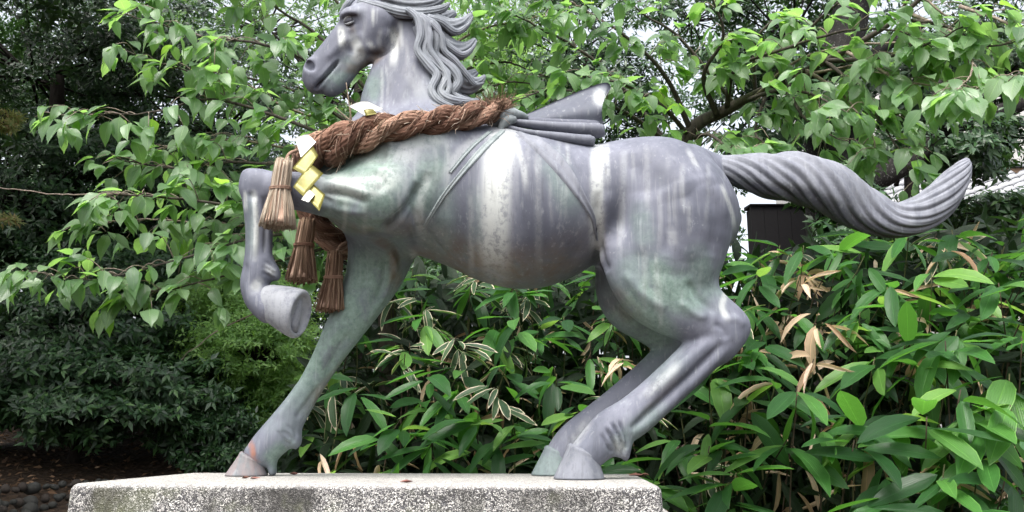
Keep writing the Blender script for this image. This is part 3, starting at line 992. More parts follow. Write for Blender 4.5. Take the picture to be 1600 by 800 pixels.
def ground_z(x, y):
    x = np.asarray(x, float); y = np.asarray(y, float)
    s = lambda a, b, v: np.clip((v - a) / (b - a), 0, 1) ** 2 * (3 - 2 * np.clip((v - a) / (b - a), 0, 1))
    z = 1.02 * s(3.05, 3.7, y) + .12 * s(3.7, 7.5, y) + .5 * s(8.2, 11, y) + 1.2 * s(11, 24, y)
    z = z + .05 * np.sin(x * 1.3 + y * .7) * s(3.5, 5, y)
    return z


def soil_material():
    m, nt, out = newmat('dark_leaf_litter_soil')
    b = NB(nt)
    co = b.coord('Object')
    v = b.voronoi(co, 22, out=1)
    n = b.noise(co, 9, 6, .7)
    c = b.ramp(n, [(.3, (.010, .007, .005)), (.55, (.024, .017, .012)), (.75, (.05, .036, .025))])
    c = b.mix(.35, c, b.ramp(b.noise(v, 3.0, 1), [(.35, (.03, .018, .01)), (.65, (.12, .075, .045))]))
    h = b.math('ADD', n, b.voronoi(co, 22))
    p = b.principled(c, .9, .2, 0, b.bump(h, .8, .03))
    nt.links.new(p.outputs[0], out.inputs[0])
    return m


SOIL = soil_material()
gxs = np.unique(np.concatenate([np.linspace(-120, -12, 14), np.linspace(-12, 12, 97), np.linspace(12, 120, 14)]))
gys = np.unique(np.concatenate([np.linspace(-60, 2, 12), np.linspace(2, 13, 90), np.linspace(13, 160, 24)]))
XX, YY = np.meshgrid(gxs, gys, indexing='ij')
ZZ = ground_z(XX, YY)
V = np.stack([XX, YY, ZZ], -1).reshape(-1, 3)
ny = len(gys)
i, j = np.meshgrid(np.arange(len(gxs) - 1), np.arange(ny - 1), indexing='ij')
F = np.stack([i * ny + j, (i + 1) * ny + j, (i + 1) * ny + j + 1, i * ny + j + 1], -1).reshape(-1, 4)
g = link('ground', mesh_np('ground', V, F, SOIL))
tag(g, 'dark soil bank strewn with dead leaves', 'ground', kind='structure')


def granite_material():
    m, nt, out = newmat('washed_pebble_stone')
    b = NB(nt)
    co = b.coord('Object')
    wob = b.mix(.12, co, b.noise(co, 60, 2, out=1))
    d = b.voronoi(wob, 84)
    cc = b.voronoi(wob, 84, out=1)
    shade = b.noise(cc, 4.0, 0)
    peb = b.ramp(shade, [(.30, (.14, .14, .15)), (.42, (.36, .35, .34)), (.55, (.60, .58, .54)), (.68, (.78, .76, .72))])
    gap = b.maprange(d, .40, .58)
    c = b.mix(gap, peb, (.06, .058, .06))
    dirt = b.maprange(b.noise(b.coord('Object', (1, 1, .35)), 4.2, 5, .65), .50, .66)
    geo = b.n('ShaderNodeNewGeometry')
    sep = b.n('ShaderNodeSeparateXYZ')
    b.set(sep.inputs[0], geo.outputs['Normal'])
    side = b.maprange(sep.outputs[2], .75, .35)
    c = b.mix(b.math('MULTIPLY', b.math('MULTIPLY', dirt, side), .80), c, (.045, .043, .036))
    sx = b.n('ShaderNodeSeparateXYZ')
    b.set(sx.inputs[0], co)
    jag = b.math('ADD', sx.outputs[0], b.math('MULTIPLY', b.math('SUBTRACT', b.noise(b.coord('Object', (1, 1, .3)), 9, 5, .7), .5), .30))
    for x0, w0, colr, k in ((-.60, .11, (.035, .033, .03), .85), (-1.06, .07, (.06, .06, .035), .7), (-.15, .05, (.05, .048, .042), .55), (.22, .05, (.05, .048, .046), .35)):
        gsn = b.maprange(b.math('ABSOLUTE', b.math('SUBTRACT', jag, x0)), w0, w0 * .35)
        c = b.mix(b.math('MULTIPLY', b.math('MULTIPLY', gsn, side), k), c, colr)
    moss = b.maprange(b.noise(co, 6, 4, .6), .52, .64)
    c = b.mix(b.math('MULTIPLY', b.math('MULTIPLY', moss, side), .32), c, (.20, .22, .12))
    top_tone = b.maprange(sep.outputs[2], .45, .85)  # upward faces paler, with a finer speckle
    c = b.mix(b.math('MULTIPLY', top_tone, .5), c, b.ramp(b.noise(co, 150, 3, .7), [(.35, (.20, .195, .18)), (.6, (.62, .60, .56))]))
    h = b.math('SUBTRACT', 1.0, d)
    st = b.math('MULTIPLY', h, b.maprange(sep.outputs[2], .4, .9, 1.0, .35))
    p = b.principled(c, .75, .35, 0, b.bump(st, .85, .006))
    nt.links.new(p.outputs[0], out.inputs[0])
    return m


GRANITE = granite_material()


def rounded_block(w, d, h, r, taper=0.0, seg=5, nx=40):
    """block with its top edge and corners rounded; origin in the middle of the top"""
    rings = []
    prof = [(0, -h)] + [(0, -h + (h - r) * t) for t in (.5, .8, 1)] + [(r * (1 - math.cos(a)), -r + r * math.sin(a)) for a in np.linspace(0, math.pi / 2, seg + 1)[1:]]
    out = []
    rc = r * 1.6
    for k, (sx, sy) in enumerate(((1, 1), (-1, 1), (-1, -1), (1, -1))):
        for a in np.linspace(0, math.pi / 2, 5):
            aa = a + k * math.pi / 2
            out.append((sx * (w / 2 - rc), sy * (d / 2 - rc), math.cos(aa), math.sin(aa)))
    for ins, z in prof:
        t = taper * (-z) / h
        rings.append([(x + cx * (rc - ins) + t * np.sign(x), y + cy * (rc - ins) + t * np.sign(y), z) for x, y, cx, cy in out])
    n = len(out)
    V = np.array(rings, float).reshape(-1, 3)
    F = [[i * n + j, i * n + (j + 1) % n, (i + 1) * n + (j + 1) % n, (i + 1) * n + j] for i in range(len(rings) - 1) for j in range(n)]
    e = (len(rings) - 1) * n
    V = np.vstack([V, [0, 0, 0]])
    F += [[len(V) - 1, e + j, e + (j + 1) % n, e + (j + 1) % n] for j in range(n)]
    return V, np.array(F)


PW, PD = 1.585, .78
pyaw = math.radians(-3.5)
PC = np.array([-.38, 2.70])
R2 = np.array([[math.cos(pyaw), -math.sin(pyaw), 0], [math.sin(pyaw), math.cos(pyaw), 0], [0, 0, 1]])
ped = empty('stone_pedestal', (PC[0], PC[1], 0))
tag(ped, 'speckled pebble-finish stone pedestal under the bronze horse', 'pedestal')
V, F = rounded_block(PW, PD, TOP + .02, .022, .03)
link('block', MB().add(V @ R2.T + [PC[0], PC[1], TOP], F).mesh('block', GRANITE), ped)
V, F = rounded_block(PW + .10, PD + .10, TOP - .05, .014, .02)
link('plinth_step', MB().add(V @ R2.T + [PC[0] - .0, PC[1] + .0, TOP - .085], F).mesh('plinth_step', GRANITE), ped)

# crumbs of dead leaf on the pedestal
deb, ntd, outd = newmat('dead_leaf_crumb')
b = NB(ntd)
p = b.principled(b.ramp(b.rand(), [(0, (.05, .03, .02)), (.5, (.10, .05, .035)), (1, (.22, .10, .085))]), .85, .2)
ntd.links.new(p.outputs[0], outd.inputs[0])
CRUMB_LABELS = ['reddish dead petal at the pedestal edge under the horse belly', 'dark leaf crumb beside the standing front hoof', 'brown leaf crumb behind the near hind hoof',
                'dark leaf crumb nearest the right end of the pedestal', 'small dark crumb in front of the standing front hoof', 'tiny dark crumb behind the standing foreleg hoof']
for k, (px, yy, s) in enumerate([(635, 2.40, .011), (398, 2.63, .010), (993, 2.86, .013), (1008, 2.87, .009), (384, 2.66, .007), (459, 2.93, .008)]):
    x = xat(px, yy)
    n = 9
    th = np.linspace(0, 2 * np.pi, n, endpoint=False)
    rr = s * (1 + .35 * rng.random(n))
    V = [[x + rr[q] * math.cos(th[q]) * 1.4, yy + rr[q] * math.sin(th[q]) * .8, TOP + .001 + .006 * rng.random()] for q in range(n)] + [[x, yy, TOP + .007 + .004 * rng.random()]]
    V += [[x, yy, TOP + .0005]]
    F = [[n, q, (q + 1) % n, (q + 1) % n] for q in range(n)] + [[n + 1, (q + 1) % n, q, q] for q in range(n)]
    o = link('fallen_petal' if k == 0 else 'leaf_crumb', MB().add(V, F).mesh('leaf_crumb', deb, False))
    tag(o, CRUMB_LABELS[k], 'leaf', 'leaf crumbs lying on the pedestal')


# ------------------------------------------------------------------ straw rope, tassels, paper streamers
def straw_material(name, dark, mid, light, sc=240):
    m, nt, out = newmat(name)
    b = NB(nt)
    uvn = b.n('ShaderNodeTexCoord').outputs['UV']
    mp = b.n('ShaderNodeMapping')
    mp.inputs['Scale'].default_value = (5, 30, 1)
    b.set(mp.inputs[0], uvn)
    f = b.noise(mp.outputs[0], 1.6, 5, .7)
    co = b.coord('Object')
    g = b.noise(co, 12, 3)
    r = b.rand()
    k = b.math('ADD', b.math('MULTIPLY', f, .55), b.math('ADD', b.math('MULTIPLY', g, .2), b.math('MULTIPLY', r, .36)))
    c = b.ramp(k, [(.28, dark), (.5, mid), (.75, light)])
    p = b.principled(c, .75, .25, 0, b.bump(f, 1.0, .007))
    nt.links.new(p.outputs[0], out.inputs[0])
    return m


ROPE = straw_material('aged_straw_rope', (.085, .040, .027), (.30, .165, .112), (.62, .44, .33))
STRAW = straw_material('loose_straw', (.32, .23, .16), (.60, .47, .35), (.82, .72, .58))
STRAW_DK = straw_material('brown_tassel_straw', (.10, .05, .03), (.28, .17, .11), (.46, .32, .22))

# near half: withers to the breast; far half: breast, hanging under the breast, and back up on the far side
ROPEP = [(786, 168, 16, .0), (772, 173, 20, -.12), (740, 179, 23, -.185), (690, 188, 24, -.225), (640, 195, 24, -.245), (590, 203, 25, -.25), (545, 218, 29, -.235), (512, 232, 31, -.20),
         (487, 243, 27, -.13), (476, 262, 24, -.04), (478, 305, 22, .05), (500, 352, 22, .12), (540, 384, 22, .20), (600, 350, 22, .27), (680, 260, 22, .28), (760, 192, 20, .17)]
RP = np.array([[*W(p[0], p[1], Y0 + p[3]), p[2] * (.80 if p[0] > 600 else .90) * mpp(p[1], Y0 + p[3])] for p in ROPEP])
n0 = len(RP)
ext = np.vstack([RP[-2:], RP, RP[:3]])
full = catmull(ext, 16)
RC = full[2 * 16:(2 + n0) * 16 + 1]
T, N, B = frames(RC[:, :3], (0, 0, 1))
arc = np.concatenate([[0], np.cumsum(np.linalg.norm(np.diff(RC[:, :3], axis=0), axis=1))])
rope = empty('straw_rope', (RC[120, 0], RC[120, 1], RC[120, 2]))
tag(rope, 'thick brown twisted straw rope tied round the horse neck and breast', 'rope')
NS = 3
strand_paths = []
for k in range(NS):
    ph = 2 * np.pi * (k / NS - arc / .34)
    lump = 1 + .10 * np.sin(arc * 41 + 2.1 * k) + .06 * np.sin(arc * 97 + k)
    r = RC[:, 3] * .56 * (1 + .06 * np.sin(arc * 23 + k))
    C = RC[:, :3] + (N * np.cos(ph)[:, None] + B * np.sin(ph)[:, None]) * r[:, None]
    strand_paths.append((C, RC[:, 3] * .54))

    def sshape(th, s, k=k):
        return 1 - .15 * (1 - np.abs(np.sin(5 * (th - 30 * s + .25 * np.sin(50 * s)))) ** .6) - .05 * np.sin(17 * th - 150 * s) + .05 * np.sin(3 * th - 60 * s + k)
    link('strand', MB().add(*sweep(C, RC[:, 3] * .54 * lump, 44, 1, (0, 0, 1), sshape)).mesh('strand', ROPE, True, True), rope)


def straws(mb, starts, dirs, lens, rad, curl=.2):
    """thin bent straws: three-sided prisms with three joints"""
    n = len(starts)
    d = dirs / np.linalg.norm(dirs, axis=1)[:, None]
    rnd = rng.normal(size=(n, 3))
    side = np.cross(d, rnd); side /= np.linalg.norm(side, axis=1)[:, None]
    up = np.cross(d, side)
    pts = []
    for t in (0, .4, .75, 1.0):
        pts.append(starts + d * (lens * t)[:, None] + side * (lens * curl * t * t * rng.uniform(.2, 1, n) * rng.choice([-1, 1], n))[:, None])
    V = []
    for t, p in enumerate(pts):
        w = rad * (1, 1, .9, .5)[t]
        for a in (0, 2.1, 4.2):
            V.append(p + side * (w * math.cos(a))[:, None] + up * (w * math.sin(a))[:, None])
    V = np.stack(V, 1)        # n, 12, 3
    f = []
    for t in range(3):
        for a in range(3):
            f.append([t * 3 + a, t * 3 + (a + 1) % 3, t * 3 + 3 + (a + 1) % 3, t * 3 + 3 + a])
    f = np.array(f)
    F = (f[None] + 12 * np.arange(n)[:, None, None]).reshape(-1, 4)
    uv = np.tile(np.array([[t / 3 * .3, a / 3] for t in range(4) for a in range(3)]), (n, 1)) + np.repeat(rng.random((n, 1)) * 5, 12, 0)
    mb.add(V.reshape(-1, 3), F, uv)


# straw lying along the strands, and ends that stick out
for nm, cnt, out_amt, ln, rd, mt in (('loose_straw', 420, .8, (.014, .05), .0010, STRAW),):
    mb = MB()
    S, D = [], []
    for q in range(cnt):
        C, rad = strand_paths[rng.integers(NS)]
        i = rng.integers(2, len(C) - 3)
        if 12 < i < 24 and rng.random() < .5: i = rng.integers(8, 20)
        t = C[i + 2] - C[i - 2]; t /= np.linalg.norm(t)
        a = rng.normal(size=3); a -= t * a.dot(t); a /= np.linalg.norm(a)
        sw = np.cross(t, a)
        S.append(C[i] + a * rad[i] * (.97 if out_amt > .5 else .95))
        D.append(t + sw * (.22 if out_amt < .5 else .8) + a * out_amt * rng.uniform(.0, 1.0) + rng.normal(size=3) * (.12 if out_amt > .5 else .05))
    straws(mb, np.array(S), np.array(D), rng.uniform(*ln, cnt), np.full(cnt, rd) * rng.uniform(.7, 1.5, cnt), .15)
    link(nm, mb.mesh(nm, mt, True, True), rope, 'stuff')
# long straws that follow the twist of each strand
for nm, cnt, mt in (('strand_straw', 900, ROPE), ('pale_straw', 420, STRAW_DK)):
    mb = MB()
    fr = [frames(C, (0, 0, 1)) for C, _ in strand_paths]
    for q in range(cnt):
        k = rng.integers(NS)
        C, rad = strand_paths[k]
        ln = int(rng.integers(5, 11))
        i0 = int(rng.integers(0, len(C) - ln))
        jj = np.arange(i0, i0 + ln)
        a = rng.uniform(0, 6.28) - .22 * np.arange(ln) + rng.normal() * .05 * np.arange(ln)
        off = rad[jj] * (1.0 + .03 * np.sin(np.arange(ln) * 1.3 + q) + .05 * rng.random() + .10 * (np.arange(ln) == ln - 1) * rng.random())
        P = C[jj] + (fr[k][1][jj] * np.cos(a)[:, None] + fr[k][2][jj] * np.sin(a)[:, None]) * off[:, None]
        v_, f_, u_ = sweep(P, rng.uniform(.0013, .0024), 4)
        mb.add(v_, f_, u_ * [.3, 1] + rng.random(2) * 5)
    link(nm, mb.mesh(nm, mt, True, True), rope, 'stuff')
# frayed end on the withers
mb = MB()
c = W(774, 170, Y0 - .12)
cnt = 200
S = c + rng.normal(size=(cnt, 3)) * [.022, .02, .014]
D = np.stack([rng.uniform(-.5, .6, cnt), rng.uniform(-.8, .3, cnt), rng.uniform(-.35, .75, cnt)], -1)
straws(mb, S, D, rng.uniform(.03, .075, cnt), np.full(cnt, .0011), .2)
link('frayed_end', mb.mesh('frayed_end', STRAW_DK, True, True), rope, 'stuff')


def tassel(top, tie, bottom, yo, rt, rtie, rb, label, mat, cnt=170, skew=0):
    """all in px: top, tie and bottom points with radii"""
    Y = Y0 + yo
    A, Bt, C = W(*top, Y), W(*tie, Y), W(*bottom, Y)
    s = mpp(tie[1], Y)
    t = empty('straw_tassel', tuple(A))
    tag(t, label, 'tassel', 'straw tassels hanging from the rope')
    mb = MB()
    ang = rng.random(cnt) * 2 * np.pi
    rr = np.sqrt(rng.random(cnt)) ** .8
    u = np.stack([np.cos(ang) * rr, np.sin(ang) * rr], -1)
    V, F, U = [], [], []
    for q in range(cnt):
        cx, cy = u[q]
        jb = rng.uniform(-.05, .04)
        top_j = A + np.array([cx * rt * s, cy * rt * s, rng.uniform(-.006, .014)])
        mid0 = Bt * .6 + A * .4 + np.array([cx, cy, 0]) * (rtie * .55 + rt * .5) * s
        tj = Bt + np.array([cx, cy, 0]) * rtie * s
        wob = rng.normal(size=2) * .035
        m1 = Bt * .55 + C * .45 + np.array([cx + wob[0], cy + wob[1], 0]) * (rtie * .35 + rb * .62) * s
        e = C + np.array([cx + wob[0] * 2.2, cy + wob[1] * 2.2, 0]) * rb * s + (C - Bt) * jb
        P = catmull(np.array([top_j, mid0, tj, m1, e]), 2)
        v, f, uv = sweep(P, rng.uniform(.0017, .0028), 4, 1, (.3, .9, .1))
        mb.add(v, f, uv * [.3, 1] + rng.random(2) * 4)
    link('straw', mb.mesh('straw', mat, True, True), t, 'stuff')
    P = catmull(np.array([[*(A), rt * .85], [*(Bt * .5 + A * .5), rt * .9], [*Bt, rtie * .9], [*(Bt * .5 + C * .5), rb * .66], [*(Bt * .06 + C * .94), rb * .9]]), 4)
    link('core', MB().add(*sweep(P[:, :3], P[:, 3] * s, 16)).mesh('core', ROPE, True, True), t)
    th = np.linspace(0, 4 * np.pi, 49)
    ring = np.stack([Bt[0] + np.cos(th) * rtie * 1.08 * s, Bt[1] + np.sin(th) * rtie * 1.08 * s, Bt[2] + (th / (4 * np.pi) - .5) * .010 + .004 * np.sin(th)], -1)
    link('binding_cord', MB().add(*sweep(ring, .0032, 8, 1, (0, 0, 1))).mesh('binding_cord', ROPE, True, True), t)
    cord = catmull(np.array([A + [0, 0, -.01], A + [.01, .01, .03], A + [.03, .03, .05]]), 5)
    link('hanging_cord', MB().add(*sweep(cord, .005, 8)).mesh('hanging_cord', ROPE, True, True), t)


tassel((444, 254), (438, 295), (434, 355), -.275, 13, 14.5, 27, 'pale straw tassel hanging in front of the raised knee', STRAW, 200)
tassel((480, 348), (475, 383), (472, 440), .00, 13, 14, 24, 'brown straw tassel between raised hoof and breast, middle of three', STRAW_DK, 180)
tassel((524, 398), (521, 434), (515, 486), .04, 12, 13, 21, 'slanting brown straw tassel touching the standing foreleg', STRAW_DK, 150)

# gold and white folded paper streamers
def paper(name, c, rough, metal, spec=.5):
    m, nt, out = newmat(name)
    b = NB(nt)
    co = b.coord('Object')
    n = b.noise(co, 35, 4, .6)
    cc = b.mix(b.maprange(n, .4, .7), c, tuple(x * .8 for x in c))
    p = b.principled(cc, rough, spec, metal, b.bump(n, .12, .01))
    nt.links.new(p.outputs[0], out.inputs[0])
    return m


GOLD = paper('gold_foil_paper', (.15, .135, .02), .36, .3)
WHITE = paper('white_paper', (.74, .73, .66), .6, 0)


def sheet(quad, mat, parent, bend=.006, th=.0012, name='fold_panel'):
    """quad: four (px, py, depth offset) corners, bent softly, with thickness"""
    q = [W(p[0], p[1], Y0 + p[2]) for p in quad]
    n = 6
    G = []
    nr = np.cross(q[1] - q[0], q[3] - q[0]); nr /= np.linalg.norm(nr)
    if nr[1] > 0: nr = -nr
    for i in range(n):
        for j in range(n):
            s, t = i / (n - 1), j / (n - 1)
            G.append(q[0] * (1 - s) * (1 - t) + q[1] * s * (1 - t) + q[2] * s * t + q[3] * (1 - s) * t + nr * bend * math.sin(math.pi * s) * math.sin(math.pi * (.3 + .7 * t)))
    G = np.array(G)
    V = np.vstack([G + nr * th / 2, G - nr * th / 2])
    F = []
    k = n * n
    for i in range(n - 1):
        for j in range(n - 1):
            a = [i * n + j, (i + 1) * n + j, (i + 1) * n + j + 1, i * n + j + 1]
            F += [a, [x + k for x in a[::-1]]]
    e = [i * n for i in range(n)] + [(n - 1) * n + j for j in range(1, n)] + [i * n + n - 1 for i in range(n - 2, -1, -1)] + [j for j in range(n - 2, 0, -1)]
    for a, c in zip(e, e[1:] + e[:1]): F.append([a, c, c + k, a + k])
    return link(name, MB().add(V, F).mesh(name, mat), parent)


st = empty('paper_streamer', tuple(W(478, 215, Y0 - .29)))
tag(st, 'gold and white zigzag paper streamer on the rope over the breast', 'streamer', 'paper streamers tucked into the rope')
sheet([(461, 216, -.27), (481, 210, -.245), (494, 222, -.26), (470, 246, -.30)], WHITE, st, .004)
sheet([(457, 263, -.315), (489, 228, -.29), (497, 243, -.30), (477, 274, -.33)], GOLD, st, .004)
sheet([(458, 292, -.335), (486, 256, -.31), (505, 271, -.33), (474, 307, -.355)], GOLD, st, .005)
sheet([(478, 308, -.345), (490, 288, -.335), (508, 304, -.345), (499, 330, -.37)], GOLD, st, .004)
sheet([(471, 312, -.362), (484, 296, -.352), (492, 304, -.356), (482, 316, -.37)], WHITE, st, .003)  # small white panel painting the highlight on the gold one
st2 = empty('paper_streamer', tuple(W(572, 172, Y0 - .24)))
tag(st2, 'white folded paper with gold edge on top of the rope below the throat', 'streamer', 'paper streamers tucked into the rope')
sheet([(545, 166, -.285), (575, 159, -.26), (598, 170, -.25), (570, 180, -.295)], WHITE, st2, .008)
sheet([(568, 172, -.292), (584, 171, -.285), (589, 178, -.285), (572, 181, -.300)], GOLD, st2, .003)
# thin straw stalks standing up at the rope near the paper
mb = MB()
for a, m_, c in (((549, 187, -.27), (545, 160, -.28), (541, 129, -.29)), ((560, 196, -.28), (540, 182, -.29), (524, 168, -.30)), ((546, 192, -.27), (548, 175, -.275), (549, 160, -.28))):
    P = catmull(np.array([W(q[0], q[1], Y0 + q[2]) for q in (a, m_, c)]), 6)
    mb.add(*sweep(P, np.linspace(.0024, .0013, len(P)), 5))
link('straw_stalk', mb.mesh('straw_stalk', STRAW, True, True), rope, 'stuff')

# ------------------------------------------------------------------ leaves
def leaf_grid(ns, wfun, fold, droop, twist, wave=0.0, serr=0.0, curl=0.0):
    """a leaf of unit length along x: ns stations, five points across; folded at the midrib, drooping"""
    t = np.linspace(0, 1, ns) if np.isscalar(ns) else np.array(ns, float)
    ns = len(t)
    V, U = [], []
    for k, s in enumerate(t):
        w = wfun(s) * (1 + (serr if k % 2 else -serr))
        for v in (-1, -.55, 0, .55, 1):
            y = v * w
            z = fold * abs(y) - droop * s * s + wave * math.sin(s * 9 + v * 2) * abs(v) * w
            if curl:
                a = v * curl
                y, z = w * math.sin(a) / max(curl, .01) * 1.0, w * (1 - math.cos(a)) / max(curl, .01) - droop * s * s
            a = twist * s
            y, z2 = y * math.cos(a) - (z + droop * s * s) * math.sin(a), y * math.sin(a) + (z + droop * s * s) * math.cos(a) - droop * s * s
            x = s - .35 * droop * droop * s ** 3
            V.append((x, y, z2))
            U.append((s, .5 + .5 * v))
    F = []
    for i in range(ns - 1):
        for j in range(4):
            a, b_, c, d = i * 5 + j, i * 5 + j + 1, (i + 1) * 5 + j + 1, (i + 1) * 5 + j
            F += [(a, d, c), (a, c, b_)]
    return np.array(V), np.array(F), np.array(U)


SASA_T = (0, .07, .22, .45, .70, .90, 1)
CHERRY_T = (0, .10, .18, .33, .52, .72, .87, 1)


def w_sasa(hw):
    return lambda s: hw * np.interp(s, SASA_T, (.03, .42, .86, 1.0, .88, .40, .0)) + .0012


def w_cherry(hw):
    return lambda s: hw * np.interp(s, CHERRY_T, (.03, .03, .60, .97, 1.0, .68, .24, 0)) + .001


def leaf_material(name, stops, veins='parallel', rough=.4, trans=.35, tcol=(.30, .52, .10), edge=None, spec=.5, mottle=.25):
    m, nt, out = newmat(name)
    b = NB(nt)
    uv = b.n('ShaderNodeTexCoord').outputs['UV']
    sep = b.n('ShaderNodeSeparateXYZ')
    b.set(sep.inputs[0], uv)
    u, v = sep.outputs[0], sep.outputs[1]
    av = b.math('ABSOLUTE', b.math('SUBTRACT', v, .5))
    r = b.rand()
    c = b.ramp(r, stops)
    co = b.coord('Object')
    n = b.noise(b.n('ShaderNodeNewGeometry').outputs['Position'], 45, 4, .6)
    c = b.mix(b.math('MULTIPLY', b.maprange(n, .35, .7), mottle), c, b.mix(1.0, c, (.55, .6, .5), 'MULTIPLY'))
    rib = b.maprange(av, .030, .006)
    if veins == 'parallel':
        w = b.math('SINE', b.math('MULTIPLY', v, 75.0))
    elif veins == 'pinnate':
        w = b.math('SINE', b.math('ADD', b.math('MULTIPLY', u, 62.0), b.math('MULTIPLY', av, -52.0)))
    else:
        w = None
    c = b.mix(b.math('MULTIPLY', rib, .6), c, b.mix(1.0, c, (2.4, 2.1, 2.0), 'MULTIPLY'))
    nrm = None
    if w is not None:
        vn = b.maprange(w, .55, 1.0)
        c = b.mix(b.math('MULTIPLY', vn, .5), c, b.mix(1.0, c, (.55, .62, .5), 'MULTIPLY'))
        nrm = b.bump(b.math('SUBTRACT', b.math('MULTIPLY', rib, -1.0), b.math('MULTIPLY', vn, .7)), .6, .003)
    if veins == 'parallel' and not edge:
        c = b.mix(b.math('MULTIPLY', b.maprange(av, .462, .485), .55), c, b.mix(1.0, c, (3.2, 2.4, 2.6), 'MULTIPLY'))
    if edge:
        wob = b.math('MULTIPLY', b.noise(b.n('ShaderNodeNewGeometry').outputs['Position'], 38, 3), .16)
        e = b.math('MAXIMUM', b.maprange(b.math('ADD', av, wob), .465, .49), b.maprange(b.math('ADD', u, wob), .97, 1.02))
        c = b.mix(e, c, edge)
    p = b.principled(c, b.maprange(n, .3, .7, rough - .06, rough + .1), spec, 0, nrm)
    if trans:
        tr = b.n('ShaderNodeBsdfTranslucent')
        b.set(tr.inputs[0], b.mix(.72, b.mix(1.0, c, (2.6, 2.6, 1.6), 'MULTIPLY'), tcol))
        mx = b.n('ShaderNodeMixShader')
        mx.inputs[0].default_value = trans
        nt.links.new(p.outputs[0], mx.inputs[1])
        nt.links.new(tr.outputs[0], mx.inputs[2])
        nt.links.new(mx.outputs[0], out.inputs[0])
    else:
        nt.links.new(p.outputs[0], out.inputs[0])
    return m


SASA = leaf_material('bamboo_leaf', [(0, (.010, .040, .012)), (.3, (.018, .068, .018)), (.6, (.032, .112, .026)), (.85, (.052, .165, .034)), (1, (.095, .24, .05))], 'parallel', .36, .30, (.20, .55, .06), None, .38)
SASA_FRESH = leaf_material('fresh_bamboo_leaf', [(0, (.07, .19, .04)), (.5, (.11, .26, .05)), (1, (.16, .33, .065))], 'parallel', .4, .36, (.38, .62, .10))
SASA_EDGE = leaf_material('pale_edged_bamboo_leaf', [(0, (.025, .060, .028)), (1, (.055, .11, .045))], 'parallel', .42, .2, (.2, .4, .08), (.66, .58, .42))
SASA_DRY = leaf_material('dry_bamboo_leaf', [(0, (.24, .15, .09)), (.4, (.48, .36, .24)), (.75, (.68, .55, .41)), (1, (.74, .60, .50))], 'parallel', .6, .25, (.6, .42, .24), None, .3)
SASA_SHADED = leaf_material('shade_toned_bamboo_leaf', [(0, (.004, .011, .004)), (1, (.009, .022, .008))], 'parallel', .55, .12, (.1, .25, .04), None, .2)  # near-black leaf copy, shade of the hedge interior put into the colour
CHERRY = leaf_material('cherry_leaf', [(0, (.085, .165, .075)), (.4, (.125, .225, .105)), (.75, (.17, .285, .135)), (1, (.24, .36, .20))], 'pinnate', .36, .42, (.42, .78, .15), None, .9)
CHERRY_FRESH = leaf_material('young_cherry_leaf', [(0, (.13, .30, .05)), (1, (.20, .40, .07))], 'pinnate', .42, .45, (.45, .75, .10))

SASA_M, CHERRY_M = [], []
for k, (dr, tw, fo) in enumerate([(.05, .2, .25), (.14, -.25, .3), (.25, .3, .2), (.36, -.1, .3), (.10, .5, .12), (.20, -.5, .35), (.45, .2, .2), (.02, -.2, .4)]):
    hw = (.138, .152, .128, .158, .142, .132, .147, .137)[k]
    v, f, u = leaf_grid(SASA_T, w_sasa(hw), fo, dr, tw, .05)
    SASA_M.append((v, f, u))
DRY_G = [leaf_grid(SASA_T, w_sasa(.11), .3, .3, .9, .25, 0, 1.3), leaf_grid(SASA_T, w_sasa(.13), .3, .5, -.8, .2, 0, .8), leaf_grid(SASA_T, w_sasa(.09), .3, .15, 1.6, .3, 0, 1.7)]
for k, (dr, tw, fo) in enumerate([(.10, .2, .22), (.22, -.25, .3), (.34, .3, .2), (.45, -.2, .25), (.16, .4, .36), (.28, -.4, .18)]):
    hw = (.23, .25, .21, .24, .22, .255)[k]
    v, f, u = leaf_grid(CHERRY_T, w_cherry(hw), fo, dr, tw, .10, .04)
    CHERRY_M.append((v, f, u))


def meshes(name, geos, mat):
    return [mesh_np(name, v, f, mat, True, u) for v, f, u in geos]


LEAFSETS = {
    'sasa': (SASA_M, meshes('leaf', SASA_M, SASA), SASA), 'fresh': (SASA_M, meshes('leaf', SASA_M, SASA_FRESH), SASA_FRESH),
    'old': (SASA_M, [], SASA_SHADED),  # shade-toned leaves for the hedge interior
    'edge': (SASA_M, meshes('leaf', SASA_M, SASA_EDGE), SASA_EDGE), 'dry': (DRY_G, meshes('leaf', DRY_G, SASA_DRY), SASA_DRY),
    'cherry': (CHERRY_M, meshes('leaf', CHERRY_M, CHERRY), CHERRY), 'cherry_fresh': (CHERRY_M, meshes('leaf', CHERRY_M, CHERRY_FRESH), CHERRY_FRESH)}


def orient(d, nhint):
    d = d / np.linalg.norm(d)
    n = nhint - d * nhint.dot(d)
    n = n / (np.linalg.norm(n) + 1e-9)
    return np.stack([d, np.cross(n, d), n], -1)


